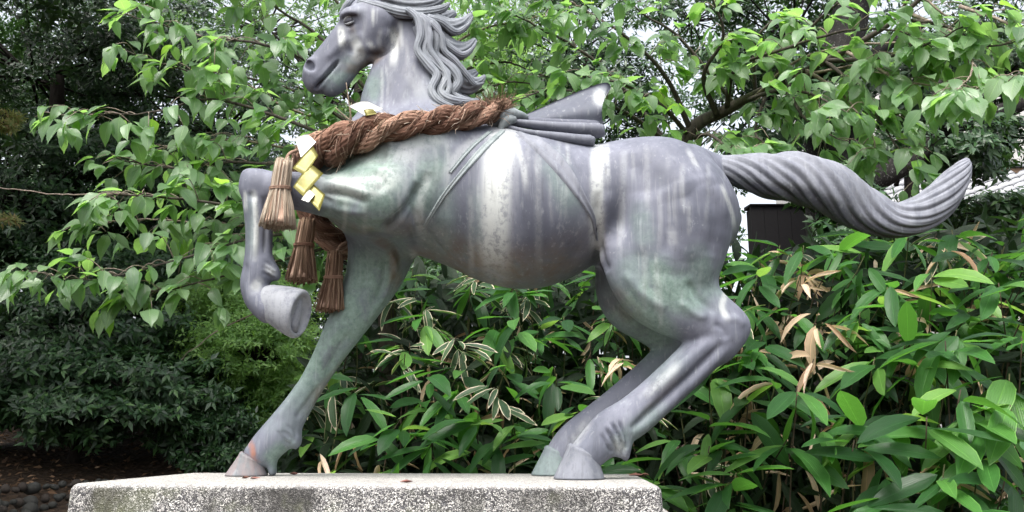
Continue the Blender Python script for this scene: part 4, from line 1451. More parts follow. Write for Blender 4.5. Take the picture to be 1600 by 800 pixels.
def put_leaves(parent, items, limit=300, rest_name='inner_leaves'):
    """items: (kind, position, 3x3, length, width factor); the ones that show largest are objects of their own, the rest one part"""
    def key(it):
        px, py = proj(it[1])
        infr = -60 < px < 1660 and -60 < py < 860
        return (not infr, it[1][1] / it[3])
    items = sorted(items, key=key)
    l = parent.location
    for kind, p, M, L, wf in items[:limit]:
        ms = LEAFSETS[kind][1]
        o = bpy.data.objects.new('leaf', ms[int(abs(p[0] * 7919 + p[2] * 104729)) % len(ms)])
        COL.objects.link(o)
        o.parent = parent
        S = M * np.array([L, L * wf, L])
        o.matrix_basis = Matrix(((*S[0], p[0] - l[0]), (*S[1], p[1] - l[1]), (*S[2], p[2] - l[2]), (0, 0, 0, 1)))
    rest = {}
    for it in items[limit:]:
        rest.setdefault(it[0], []).append(it)
    for kind, its in rest.items():
        geos, _, mat = LEAFSETS[kind]
        mb = MB()
        for _, p, M, L, wf in its:
            v, f, u = geos[int(abs(p[0] * 7919 + p[2] * 104729)) % len(geos)]
            mb.add((v * [L, L * wf, L]) @ M.T + p, f, u)
        link(rest_name, mb.mesh(rest_name, mat, True, True), parent, 'stuff')


def bark_material(name, dark, light, lichen=None, sc=1.0, lic=.6):
    m, nt, out = newmat(name)
    b = NB(nt)
    co = b.coord('Object', (1, 1, .25))
    n = b.noise(co, 38 * sc, 6, .7)
    c = b.ramp(n, [(.3, dark), (.7, light)])
    if lichen:
        l = b.maprange(b.noise(b.coord('Object'), 26 * sc, 6, .75), lic, lic + .06)
        c = b.mix(l, c, lichen)
    p = b.principled(c, .85, .25, 0, b.bump(n, .8, .01))
    nt.links.new(p.outputs[0], out.inputs[0])
    return m


CULM = bark_material('bamboo_culm', (.05, .06, .025), (.15, .15, .07))
CULM_DK = bark_material('dry_stem', (.03, .022, .015), (.10, .075, .05))
CHERRY_BARK = bark_material('cherry_bark', (.025, .021, .018), (.10, .085, .07), (.20, .21, .18), 1.0, .62)
TWIG = bark_material('cherry_twig', (.10, .075, .06), (.34, .28, .23))

# ------------------------------------------------------------------ dwarf bamboo behind the pedestal
HTOP_X = [440, 500, 560, 640, 720, 800, 900, 1000, 1120, 1200, 1300, 1400, 1500, 1600, 1720]
HTOP_Y = [700, 580, 485, 426, 420, 425, 428, 425, 402, 384, 372, 358, 346, 336, 330]


def hedge_point(px, py, deep):
    top = np.interp(px, HTOP_X, HTOP_Y)
    v = np.clip((830 - py) / (830 - top), 0, 1.05)
    base = np.interp(px, [440, 1000, 1080, 1200, 1600, 1720], [3.35, 3.35, 3.05, 2.85, 2.62, 2.6])
    return W(px, py, base + np.interp(v, [0, .5, 1], [0, .22, .95]) + deep)


def bamboo(px0, px1, label, seed, dry=.08, edge=.07, fresh=.12):
    r = np.random.default_rng(seed)
    cx = (px0 + px1) / 2
    b0 = hedge_point(cx, 700, .3)
    base = np.array([b0[0], b0[1] + .25, float(ground_z(b0[0], b0[1] + .25))])
    t = empty('dwarf_bamboo', tuple(base))
    tag(t, label, 'bamboo', 'dwarf bamboo growing behind the pedestal')
    items, stems, culms = [], MB(), MB()
    step = 77
    for layer, deep in enumerate((0.0, .16, .36, .62)):
        y = 850
        while y > 300:
            x = px0 - 10 + r.uniform(0, step)
            while x < px1 + 10:
                jx, jy = x + r.uniform(-26, 26), y + r.uniform(-30, 30)
                x += step * r.uniform(.75, 1.25)
                top = np.interp(jx, HTOP_X, HTOP_Y)
                if (layer and (830 - jy) / (830 - top) < .62 and r.random() < .80) or jy < top - 6 or not (px0 - 25 < jx < px1 + 25): continue
                hi = np.clip((830 - jy) / (830 - top), 0, 1)
                p = hedge_point(jx, jy, deep + r.uniform(-.08, .08))
                # the culm, from the ground up to the fan
                gx_, gy_ = p[0] + r.uniform(-.22, .22), max(p[1] + r.uniform(.0, .5), 3.15 if jx < 1060 else 2.9)
                g0 = np.array([gx_, gy_, float(ground_z(gx_, gy_)) - .05])
                midp = g0 * .35 + p * .65 + np.array([r.uniform(-.05, .05), .10, .10])
                C = catmull(np.array([g0, midp, p]), 6)
                (culms if r.random() < .6 else stems).add(*sweep(C, np.linspace(.0042, .0022, len(C)), 5))
                n = r.integers(4, 8)
                az0 = r.uniform(-1.1, 1.1)
                k0 = r.random()
                drt = .22 if (hi > .55 and jx > 1140 and jx < 1300) else dry
                kind = 'dry' if k0 < drt else 'edge' if k0 < drt + edge * (1.9 if .5 < hi else .5) else 'sasa'
                for q in range(n):
                    ph = az0 + (q / (n - 1) - .5) * 3.6 + r.normal() * .22
                    el = r.normal(-.30, .36)
                    d = np.array([math.sin(ph) * math.cos(el), -math.cos(ph) * math.cos(el), math.sin(el)])
                    L = r.uniform(.13, .245) * (1.15 if jx > 1200 and hi < .6 else 1.0) * {'dry': .8, 'edge': .82}.get(kind, 1.0)
                    kd = kind
                    if kind == 'sasa':
                        z = r.random()
                        if z < fresh: kd = 'fresh'
                        elif z < fresh + .015: kd = 'dry'
                    nh = np.array([r.normal() * .35, -.35 + r.normal() * .2, 1.0])
                    pos = p + d * .018 + np.array([0, 0, -.012 * q]) + r.normal(size=3) * .01
                    items.append((kd, pos, orient(d, nh), L, r.uniform(.85, 1.2) * (.72 if kd == 'edge' else 1)))
            y -= step * .88
    put_leaves(t, items, 280)
    link('culms', culms.mesh('culms', CULM), t, 'stuff')
    link('dry_stems', stems.mesh('dry_stems', CULM_DK), t, 'stuff')
    # inner mat: a few dry leaves, the rest toned near-black for deep shade
    its = []
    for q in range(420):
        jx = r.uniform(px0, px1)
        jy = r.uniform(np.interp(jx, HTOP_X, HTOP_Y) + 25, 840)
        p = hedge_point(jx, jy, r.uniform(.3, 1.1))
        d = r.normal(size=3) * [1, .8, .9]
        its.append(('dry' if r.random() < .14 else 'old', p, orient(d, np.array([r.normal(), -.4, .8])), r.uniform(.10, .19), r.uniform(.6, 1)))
    put_leaves(t, its, 0, 'dry_and_shade_toned_leaves')
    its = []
    for q in range(620):  # deep filler leaves, coloured near-black to paint shade into the gaps
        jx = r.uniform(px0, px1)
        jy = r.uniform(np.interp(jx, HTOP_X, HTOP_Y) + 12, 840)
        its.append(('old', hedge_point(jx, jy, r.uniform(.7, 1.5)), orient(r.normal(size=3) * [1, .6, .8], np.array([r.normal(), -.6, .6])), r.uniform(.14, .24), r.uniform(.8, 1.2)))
    put_leaves(t, its, 0, 'shade_toned_leaves')


bamboo(455, 640, 'dwarf bamboo clump beside the standing foreleg, sloping down to the pedestal', 11, .05, .16, .14)
bamboo(640, 800, 'dwarf bamboo clump with pale-edged leaves below the front of the belly', 12, .05, .20, .12)
bamboo(800, 960, 'dwarf bamboo clump below the rear belly, in front of the hind hooves', 13, .03, .07, .14)
bamboo(960, 1150, 'dwarf bamboo clump directly behind the horse hind legs', 14, .04, .09, .12)
bamboo(1150, 1310, 'dwarf bamboo clump with dry tan leaves under the root of the tail', 15, .07, .05, .12)
bamboo(1310, 1460, 'dense dwarf bamboo clump under the drooping middle of the tail', 16, .02, .02, .14)
bamboo(1460, 1640, 'tall dwarf bamboo clump below the tip of the tail, at the picture edge', 17, .02, .02, .14)


# ------------------------------------------------------------------ cherry trees
def cherry(label, trunk, limbs, seed, spacing=.055, leafL=(.075, .145), fresh_spots=(), limit=280):
    """trunk and limbs: lists of (px, py, Y, radius in mm)"""
    r = np.random.default_rng(seed)
    tp = np.array([[*W(p[0], p[1], p[2]), p[3] * .001] for p in trunk])
    tp[0, 2] = ground_z(tp[0, 0], tp[0, 1]) - .1
    t = empty('cherry_tree', tuple(tp[0, :3]))
    tag(t, label, 'tree', 'cherry trees behind the horse')
    C = catmull(tp, 8)
    link('trunk', MB().add(*sweep(C[:, :3], C[:, 3], 14, 1, (0, 1, 0), lambda th, s: 1 + .06 * np.sin(3 * th + 9 * s) + .04 * np.sin(7 * th - 14 * s))).mesh('trunk', CHERRY_BARK), t)
    items = []
    twigs = MB()

    def spray(p, d, n):
        for q in range(n):
            ph = r.uniform(0, 2 * np.pi)
            el = r.normal(-.75, .32)
            dd = np.array([math.cos(ph) * math.cos(el), math.sin(ph) * math.cos(el), math.sin(el)]) + d * .55 + np.array([0, -.30, 0])
            dd /= np.linalg.norm(dd)
            L = r.uniform(*leafL)
            nh = np.array([r.normal() * .4, -.55 + r.normal() * .3, 1.0])
            px, py = proj(p)
            kind = 'cherry'
            for fx, fy, fr in fresh_spots:
                if (px - fx) ** 2 + (py - fy) ** 2 < fr * fr: kind = 'cherry_fresh'
            if kind == 'cherry' and r.random() < .05: kind = 'cherry_fresh'
            # stalk is the narrow first tenth of the leaf
            items.append((kind, p + r.normal(size=3) * .006, orient(dd, nh), L, r.uniform(.9, 1.15)))

    for lb in limbs:
        bare = len(lb[0]) > 4 and lb[0][4]
        P = np.array([[*W(p[0], p[1], p[2]), p[3] * .001] for p in lb])
        C = catmull(P, 9)
        jit = np.cumsum(r.normal(size=(len(C), 3)) * .0035, 0)
        C[1:, :3] += (jit - jit * 0)[1:] * np.linspace(0, 1, len(C))[1:, None]
        link('limb', MB().add(*sweep(C[:, :3], np.maximum(C[:, 3], .0014), 7)).mesh('limb', CHERRY_BARK if P[0, 3] > .011 else TWIG), t)
        if bare: continue
        seg = np.linalg.norm(np.diff(C[:, :3], axis=0), axis=1)
        arc = np.concatenate([[0], np.cumsum(seg)])
        s = arc[-1] * .10
        while s < arc[-1]:
            p = np.array([np.interp(s, arc, C[:, k]) for k in range(3)])
            i = min(np.searchsorted(arc, s), len(C) - 2)
            d = C[i + 1, :3] - C[i, :3]; d /= np.linalg.norm(d) + 1e-9
            thick = np.interp(s, arc, C[:, 3])
            if thick < .013:
                side = r.normal(size=3); side[2] = abs(side[2]) * .4 - .15; side /= np.linalg.norm(side)
                dirv = d * .6 + side * .9
                dirv /= np.linalg.norm(dirv)
                ln = r.uniform(.05, .20)
                e = p + dirv * ln + np.array([0, 0, -ln * .25])
                m_ = p + dirv * ln * .5 + np.array([0, 0, .01])
                tc = catmull(np.array([p, m_, e]), 3)
                twigs.add(*sweep(tc, np.linspace(.0027, .0014, len(tc)), 4))
                n = int(r.integers(2, 5))
                spray(e, dirv, n)
                if ln > .11: spray(m_, dirv, int(r.integers(1, 3)))
            s += spacing * r.uniform(.6, 1.5)
        spray(C[-1, :3], d, 4)
    link('twigs', twigs.mesh('twigs', TWIG), t, 'stuff')
    put_leaves(t, items, limit, 'foliage')
    return t


cherry('leafy cherry tree whose branches fan out in front of and below the horse head',
       [(612, 640, 4.6, 55), (606, 520, 4.5, 50), (600, 430, 4.35, 45), (612, 330, 4.15, 40), (600, 250, 4.0, 30), (610, 150, 4.0, 22), (600, 40, 4.0, 14), (560, -80, 3.9, 7)],
       [[(612, 300, 4.05, 14), (520, 308, 3.9, 10), (420, 322, 3.75, 8), (300, 312, 3.6, 6), (200, 302, 3.5, 4.5), (150, 306, 3.45, 3)],
        [(200, 302, 3.5, 4, 1), (105, 304, 3.45, 3), (50, 300, 3.4, 2.5), (-20, 291, 3.35, 2)],
        [(606, 270, 4.05, 14), (500, 210, 3.9, 10), (420, 182, 3.8, 8), (330, 162, 3.7, 6), (240, 182, 3.6, 4), (160, 189, 3.55, 2.5), (80, 191, 3.5, 2)],
        [(605, 220, 4.0, 13), (500, 110, 3.9, 9), (410, 70, 3.75, 7), (320, 58, 3.65, 5), (240, 38, 3.55, 3.5), (190, 22, 3.5, 2)],
        [(615, 330, 4.1, 13), (500, 358, 3.9, 9), (390, 372, 3.7, 7), (260, 408, 3.55, 5), (140, 435, 3.45, 3), (30, 428, 3.4, 2)],
        [(620, 345, 4.1, 12), (500, 392, 3.9, 8), (400, 418, 3.75, 6), (300, 440, 3.65, 4), (200, 455, 3.55, 2)],
        [(610, 300, 4.1, 12), (470, 262, 3.95, 9), (360, 252, 3.8, 7), (270, 262, 3.7, 5), (190, 240, 3.6, 3)],
        [(605, 180, 4.0, 12), (500, 60, 3.95, 8), (430, 10, 3.85, 6), (380, -60, 3.75, 4)],
        [(603, 120, 4.0, 12), (540, 20, 4.05, 8), (470, -40, 4.0, 5), (330, -30, 3.8, 4), (250, -10, 3.7, 3)],
        [(612, 240, 4.1, 12), (480, 150, 4.15, 8), (380, 120, 4.1, 6), (290, 110, 4.0, 4), (200, 80, 3.9, 2.5)],
        [(612, 310, 4.2, 11), (440, 350, 4.15, 8), (330, 350, 4.05, 6), (220, 340, 3.9, 4), (120, 350, 3.8, 2.5)],
        [(612, 280, 4.2, 11), (440, 230, 4.2, 7), (330, 215, 4.1, 5), (240, 230, 4.0, 3)],
        [(612, 270, 4.3, 11), (470, 300, 4.3, 7), (380, 285, 4.2, 5), (290, 290, 4.1, 3)],
        [(604, 200, 4.3, 10), (480, 180, 4.3, 7), (400, 140, 4.25, 5), (330, 70, 4.2, 3)],
        [(470, 440, 3.9, 5, 1), (420, 478, 3.85, 4), (350, 515, 3.8, 3), (300, 550, 3.75, 2), (280, 572, 3.75, 1.5)],
        [(604, 60, 4.0, 10), (660, -10, 4.1, 7), (740, -20, 4.2, 5), (800, 20, 4.2, 3)],
        [(606, 200, 4.05, 12), (700, 120, 4.2, 9), (790, 100, 4.3, 6), (860, 120, 4.3, 3)],
        [(608, 240, 4.05, 12), (700, 170, 4.15, 9), (800, 130, 4.2, 5), (870, 150, 4.2, 3)],
        [(606, 160, 4.05, 11), (720, 60, 4.2, 7), (800, 30, 4.2, 5), (880, 10, 4.2, 3)]], 21, .037)

cherry('leafy cherry tree with dark limbs rising behind the horse rump',
       [(1010, 640, 4.7, 75), (1020, 520, 4.7, 68), (1035, 400, 4.65, 60), (1050, 290, 4.6, 50), (1080, 205, 4.5, 38), (1135, 172, 4.4, 30), (1200, 138, 4.3, 24), (1290, 95, 4.1, 18), (1400, 30, 3.9, 12), (1500, -60, 3.7, 8)],
       [[(1060, 250, 4.6, 20), (1000, 170, 4.5, 14), (930, 100, 4.3, 9), (860, 60, 4.2, 6), (780, 20, 4.1, 3)],
        [(1062, 240, 4.6, 18), (1000, 190, 4.4, 12), (940, 160, 4.2, 8), (870, 145, 4.1, 5), (800, 165, 4.0, 3)],
        [(1080, 205, 4.5, 18), (1040, 120, 4.3, 12), (980, 60, 4.1, 8), (900, 10, 4.0, 5), (830, -30, 3.9, 3)],
        [(1075, 210, 4.5, 16), (1030, 160, 4.2, 10), (980, 130, 4.0, 7), (930, 115, 3.9, 4)],
        [(1120, 180, 4.4, 18), (1100, 120, 4.2, 12), (1130, 60, 4.0, 8), (1110, 0, 3.9, 5), (1080, -40, 3.8, 3)],
        [(1135, 172, 4.4, 16), (1150, 110, 4.1, 11), (1220, 80, 3.9, 8), (1320, 50, 3.75, 6), (1400, 56, 3.65, 4), (1450, 80, 3.6, 2)],
        [(1160, 160, 4.4, 16), (1220, 140, 4.0, 10), (1280, 150, 3.8, 6), (1330, 170, 3.7, 3)],
        [(1085, 215, 4.5, 14), (1110, 210, 4.2, 9), (1150, 235, 4.0, 5), (1180, 225, 3.9, 3)],
        [(1200, 138, 4.3, 16), (1250, 60, 4.0, 10), (1300, 10, 3.8, 6), (1350, -40, 3.6, 4)],
        [(1290, 95, 4.1, 14), (1380, 90, 3.8, 9), (1450, 70, 3.6, 6), (1520, 40, 3.5, 3)],
        [(1400, 30, 3.9, 12), (1470, 40, 3.7, 8), (1540, 70, 3.55, 5), (1600, 60, 3.45, 3)],
        [(1420, 20, 3.9, 11), (1500, 60, 3.6, 7), (1520, 110, 3.45, 5), (1480, 150, 3.4, 3)],
        [(1500, 10, 3.75, 10), (1580, 40, 3.5, 6), (1640, 100, 3.4, 4), (1560, 140, 3.35, 3), (1520, 140, 3.3, 2)],
        [(1290, 95, 4.1, 12), (1340, 140, 3.9, 7), (1400, 230, 3.75, 4, ), (1425, 275, 3.7, 3)],
        [(1200, 138, 4.3, 12), (1180, 200, 4.1, 7), (1190, 215, 4.0, 4)],
        [(1230, 125, 4.2, 12), (1250, 180, 4.0, 7), (1290, 215, 3.9, 4), (1320, 225, 3.85, 2)],
        [(1260, 110, 4.15, 11), (1320, 150, 3.95, 7), (1350, 200, 3.85, 4), (1360, 235, 3.8, 2)],
        [(1320, 80, 4.05, 11), (1400, 120, 3.8, 7), (1460, 130, 3.65, 4), (1500, 120, 3.6, 2)],
        [(1150, 165, 4.4, 12), (1060, 60, 4.3, 8), (1000, 20, 4.2, 5), (960, -20, 4.1, 3)],
        [(1180, 150, 4.4, 12), (1180, 60, 4.2, 8), (1220, 10, 4.1, 5)],
        [(1400, 30, 3.9, 10), (1430, -10, 3.7, 7), (1480, 20, 3.6, 4), (1560, 10, 3.5, 3)],
        [(1240, 120, 4.2, 10, 1), (1330, 105, 4.0, 6), (1420, 98, 3.9, 4), (1500, 90, 3.8, 3)],
        [(1180, 150, 4.3, 9, 1), (1260, 85, 4.05, 6), (1400, 60, 3.9, 5), (1500, 70, 3.7, 3)]], 22, .049, (.08, .16),
       [(1060, 135, 34), (1040, 170, 26), (1180, 15, 40), (1190, 50, 25), (860, 80, 14), (620, 40, 0)])

# ------------------------------------------------------------------ trees and shrubs farther back
def small_leaf_material(name, stops, rough=.4, trans=.25, tcol=(.25, .45, .08), spec=.5):
    return leaf_material(name, stops, None, rough, trans, tcol, None, spec, .2)


DARK_LEAF = small_leaf_material('glossy_evergreen_leaf', [(0, (.011, .031, .012)), (.5, (.021, .058, .020)), (.9, (.040, .098, .030)), (1, (.075, .15, .045))], .40, .10, (.15, .35, .06), .45)
MID_LEAF = small_leaf_material('shrub_leaf', [(0, (.03, .075, .025)), (.6, (.055, .125, .035)), (1, (.10, .19, .05))], .5, .3)
LIGHT_LEAF = small_leaf_material('light_green_leaf', [(0, (.07, .15, .04)), (.6, (.13, .25, .065)), (1, (.20, .34, .09))], .5, .4, (.4, .65, .1))
YOUNG_LEAF = small_leaf_material('bronze_tinged_young_leaf', [(0, (.12, .17, .05)), (.6, (.22, .24, .08)), (1, (.30, .17, .10))], .5, .4, (.5, .55, .2))
DARK_BARK = bark_material('dark_bark', (.008, .006, .005), (.03, .024, .02))
LICHEN_BARK = bark_material('lichen_spotted_bark', (.005, .0045, .004), (.016, .014, .012), (.15, .15, .14), 1.6, .58)


def leaf_cloud(pos, nrm, size, r, per=6, elong=2.6, spread=.9):
    """rosettes of small pointed leaves at pos, facing nrm"""
    n = len(pos)
    N = nrm / (np.linalg.norm(nrm, axis=1)[:, None] + 1e-9)
    h = r.normal(size=(n, 3))
    A = np.cross(N, h); A /= np.linalg.norm(A, axis=1)[:, None] + 1e-9
    B = np.cross(N, A)
    ang = (np.arange(per)[None, :] * 2 * np.pi / per + r.uniform(0, 6, (n, 1)) + r.normal(size=(n, per)) * .3)
    D = A[:, None] * np.cos(ang)[..., None] + B[:, None] * np.sin(ang)[..., None] + N[:, None] * r.normal(.25, .35, (n, per))[..., None]
    D[..., 2] -= .18
    D /= np.linalg.norm(D, axis=2)[..., None]
    S = np.cross(N[:, None] + r.normal(size=(n, per, 3)) * .25, D); S /= np.linalg.norm(S, axis=2)[..., None] + 1e-9
    U = np.cross(D, S)
    L = (size * r.uniform(.65, 1.25, (n, per)))[..., None]
    P = pos[:, None] + D * L * .12
    w = L / elong
    v = np.stack([P, P + D * L * .38 + S * w * .5 + U * w * .12, P + D * L * .42 - U * w * .05, P + D * L * .38 - S * w * .5 + U * w * .12, P + D * L - U * L * .12], 2)
    m = n * per
    v = v.reshape(-1, 3)
    f = np.array([[0, 2, 1], [0, 3, 2], [1, 2, 4], [2, 3, 4]])
    F = (f[None] + 5 * np.arange(m)[:, None, None]).reshape(-1, 3)
    uv = np.tile(np.array([[0, .5], [.4, 1], [.4, .5], [.4, 0], [1, .5]]), (m, 1))
    return v, F, uv


def tree(name, label, cat, base, trunk, blobs_, count, size, mat, bark, seed, per=6, elong=2.6, group=None, limbs=(), hollow=.45, clump=.28, up=.5):
    """trunk / limbs: world point lists with radius; blobs_: (centre, radii, weight)"""
    r = np.random.default_rng(seed)
    t = empty(name, tuple(base))
    tag(t, label, cat, group)
    if trunk is not None:
        C = catmull(np.array(trunk, float), 6)
        link('trunk', MB().add(*sweep(C[:, :3], C[:, 3], 16, 1, (0, 1, 0), lambda th, s: 1 + .07 * np.sin(3 * th + 7 * s) + .05 * np.sin(5 * th - 11 * s))).mesh('trunk', bark), t)
    for lb in limbs:
        C = catmull(np.array(lb, float), 6)
        link('limb', MB().add(*sweep(C[:, :3], C[:, 3], 9, 1, (0, 1, 0), lambda th, s: 1 + .08 * np.sin(3 * th + 8 * s))).mesh('limb', bark), t)
    tw = MB()
    V, F, U, k = [], [], [], 0
    wsum = sum(b_[2] for b_ in blobs_)
    for c, rad, wt in blobs_:
        c, rad = np.array(c, float), np.array(rad, float)
        n = int(count * wt / wsum)
        # clumps in the crown, rosettes in the clumps: gaps stay open between clumps
        nc = max(4, n // 26)
        d = r.normal(size=(nc, 3)); d /= np.linalg.norm(d, axis=1)[:, None]
        q = c + d * rad * (hollow + (1 - hollow) * r.random((nc, 1)) ** .6)
        for a in q[:: max(1, nc // 30)]:
            s0 = c + (a - c) * .1 + np.array([0, 0, -.25 * rad[2]])
            tw.add(*sweep(catmull(np.array([s0, (s0 + a) / 2 + r.normal(size=3) * .06, a]), 4), np.linspace(.018, .004, 9) * (rad.mean() / 1.2) ** .5, 4))
        ci = r.integers(0, nc, n)
        cs = clump * rad.mean() ** .5
        off = r.normal(size=(n, 3)) * np.array([1.15, 1.15, .45]) * cs * .5
        pos = q[ci] + off
        nr = (pos - c) / rad
        nr = nr / (np.linalg.norm(nr, axis=1)[:, None] + 1e-9) * (1 - up) + np.array([0, -.25, up]) + r.normal(size=(n, 3)) * .25
        v, f, u = leaf_cloud(pos, nr, size, r, per, elong)
        V.append(v); F.append(f + k); U.append(u)
        k += len(v)
    link('crown', mesh_np('crown', np.concatenate(V), np.concatenate(F), mat, True, np.concatenate(U)), t)
    link('branches', tw.mesh('branches', bark), t, 'stuff')
    return t


def wp(px, py, Y):
    return W(px, py, Y)


def simple_trunk(px, Y, py_top, r0, r1, lean=0.0):
    a = wp(px, 640, Y)
    z0 = float(ground_z(a[0], Y)) - .15
    b_ = wp(px + lean, py_top, Y)
    return [[a[0], Y, z0, r0 * 1.25], [a[0] + .02, Y, z0 + .4, r0], [(a[0] + b_[0]) / 2 + .05, Y + .03, (z0 + b_[2]) / 2, (r0 + r1) / 2], [b_[0], Y, b_[2], r1]]


def blob(px, py, Y, rpx, rpy, ry, wt=1.0):
    s = mpp(py, Y)
    return (wp(px, py, Y), (rpx * s, ry, rpy * s), wt)


G_BACK = 'trees and shrubs at the back of the garden'
# dark evergreens on the left
T = simple_trunk(70, 9.2, 120, .17, .07, 20)
tree('evergreen_tree', 'tall dark evergreen tree filling the left edge behind the cherry branches', 'tree', T[0][:3], T,
     [blob(60, 80, 9.2, 210, 170, 1.5, 1.3), blob(10, 300, 8.8, 190, 130, 1.2, 1), blob(150, 330, 9.4, 170, 120, 1.2, 1), blob(40, 470, 8.6, 190, 110, 1.0, 1.1), blob(230, 110, 10, 160, 150, 1.3, .9), blob(-120, 250, 9, 160, 260, 1.4, .9)],
     11500, .085, DARK_LEAF, DARK_BARK, 31, group=G_BACK, limbs=[[*[(p[0], p[1], p[2], .06) for p in (wp(75, 380, 9.2), wp(20, 300, 9.0), wp(-60, 240, 8.8))]], [*[(p[0], p[1], p[2], .045) for p in (wp(80, 330, 9.2), wp(150, 260, 9.1), wp(220, 230, 9.0))]]])
T = simple_trunk(300, 9.8, 200, .14, .05, 10)
tree('evergreen_tree', 'dark evergreen tree behind the raised foreleg and the cherry leaves', 'tree', T[0][:3], T,
     [blob(300, 330, 9.8, 170, 130, 1.3, 1), blob(230, 490, 9.0, 190, 110, 1.1, 1.2), blob(330, 560, 9.0, 140, 90, .9, 1), blob(340, 180, 10.3, 140, 150, 1.3, .9)],
     8500, .080, DARK_LEAF, DARK_BARK, 32, group=G_BACK)
T = simple_trunk(120, 7.6, 560, .05, .03)
tree('camellia_shrub', 'low glossy dark shrub over the bare soil at lower left', 'shrub', T[0][:3], T,
     [blob(60, 590, 7.6, 150, 55, .6, 1), blob(200, 600, 7.5, 110, 50, .5, .9), blob(310, 630, 7.8, 80, 75, .5, .8), blob(120, 520, 7.9, 170, 60, .7, 1), blob(-40, 650, 7.4, 70, 70, .5, .5), blob(130, 648, 7.2, 130, 34, .4, .8)],
     5000, .085, DARK_LEAF, DARK_BARK, 33, group=G_BACK, clump=.24)
T = simple_trunk(400, 8.6, 560, .06, .03)
tree('leafy_shrub', 'bright fine-leaved green shrub below the raised hoof', 'shrub', T[0][:3], T,
     [blob(400, 545, 8.2, 95, 75, .8, 1), blob(385, 470, 8.4, 95, 50, .7, .8), blob(360, 630, 8.4, 70, 60, .6, .7), blob(450, 630, 8.5, 70, 70, .6, .6)],
     9000, .055, LIGHT_LEAF, DARK_BARK, 34, per=5, elong=3.0, group=G_BACK, clump=.22)
T = simple_trunk(350, 7.7, 690, .04, .02)
tree('evergreen_shrub', 'small dark shrub beside the standing front hoof', 'shrub', T[0][:3], T,
     [blob(345, 690, 7.7, 60, 55, .4, 1), blob(400, 700, 7.9, 60, 40, .4, .7)], 1300, .06, DARK_LEAF, DARK_BARK, 35, group=G_BACK, clump=.2)
a = wp(-30, 190, 6.0)
tree('young_tree', 'reddish young shoots poking in at the left edge', 'tree', (a[0], 6.0, 1.1), [[a[0] - .15, 6.0, 1.0, .03], [a[0] - .1, 6.0, 2.0, .025], [a[0], 6.0, a[2], .01]],
     [blob(0, 178, 6.0, 38, 26, .15, 1), blob(-8, 340, 6.0, 22, 14, .1, .4)], 260, .05, YOUNG_LEAF, DARK_BARK, 36, per=7, elong=4, group=G_BACK, clump=.14)
# middle and far canopy
T = simple_trunk(560, 13, 60, .2, .08)
tree('broadleaf_tree', 'far green tree seen behind the horse muzzle and breast', 'tree', T[0][:3], T,
     [blob(540, 120, 13, 210, 150, 2, 1), blob(480, 330, 12.5, 160, 120, 1.6, .9), blob(580, 400, 12, 130, 90, 1.4, .6), blob(420, 20, 14, 170, 120, 2, .8)],
     3900, .10, MID_LEAF, DARK_BARK, 41, group=G_BACK, clump=.34)
T = simple_trunk(800, 15, 60, .22, .1)
tree('broadleaf_tree', 'far light green tree glowing behind the horse mane', 'tree', T[0][:3], T,
     [blob(770, 70, 15, 110, 110, 2, 1), blob(830, 170, 14.5, 110, 80, 1.6, .8), blob(700, 180, 15, 120, 120, 1.6, .6)],
     3600, .11, LIGHT_LEAF, DARK_BARK, 42, group=G_BACK, clump=.34)
T = simple_trunk(900, 11, 80, .2, .08, 20)
tree('evergreen_tree', 'dark evergreen tree behind the flying end of the saddle cloth', 'tree', T[0][:3], T,
     [blob(885, 70, 11, 100, 90, 1.5, 1), blob(960, 160, 11, 110, 80, 1.4, .9), blob(860, 200, 11.5, 130, 70, 1.4, .7), blob(1060, 240, 11.5, 130, 80, 1.4, .8), blob(930, -40, 12, 100, 50, 1.6, .3), blob(1080, 20, 12, 120, 60, 1.2, .7), blob(980, 360, 11, 150, 90, 1.2, .8), blob(800, 380, 11, 140, 90, 1.2, .7)],
     4300, .10, DARK_LEAF, DARK_BARK, 43, group=G_BACK, clump=.33)
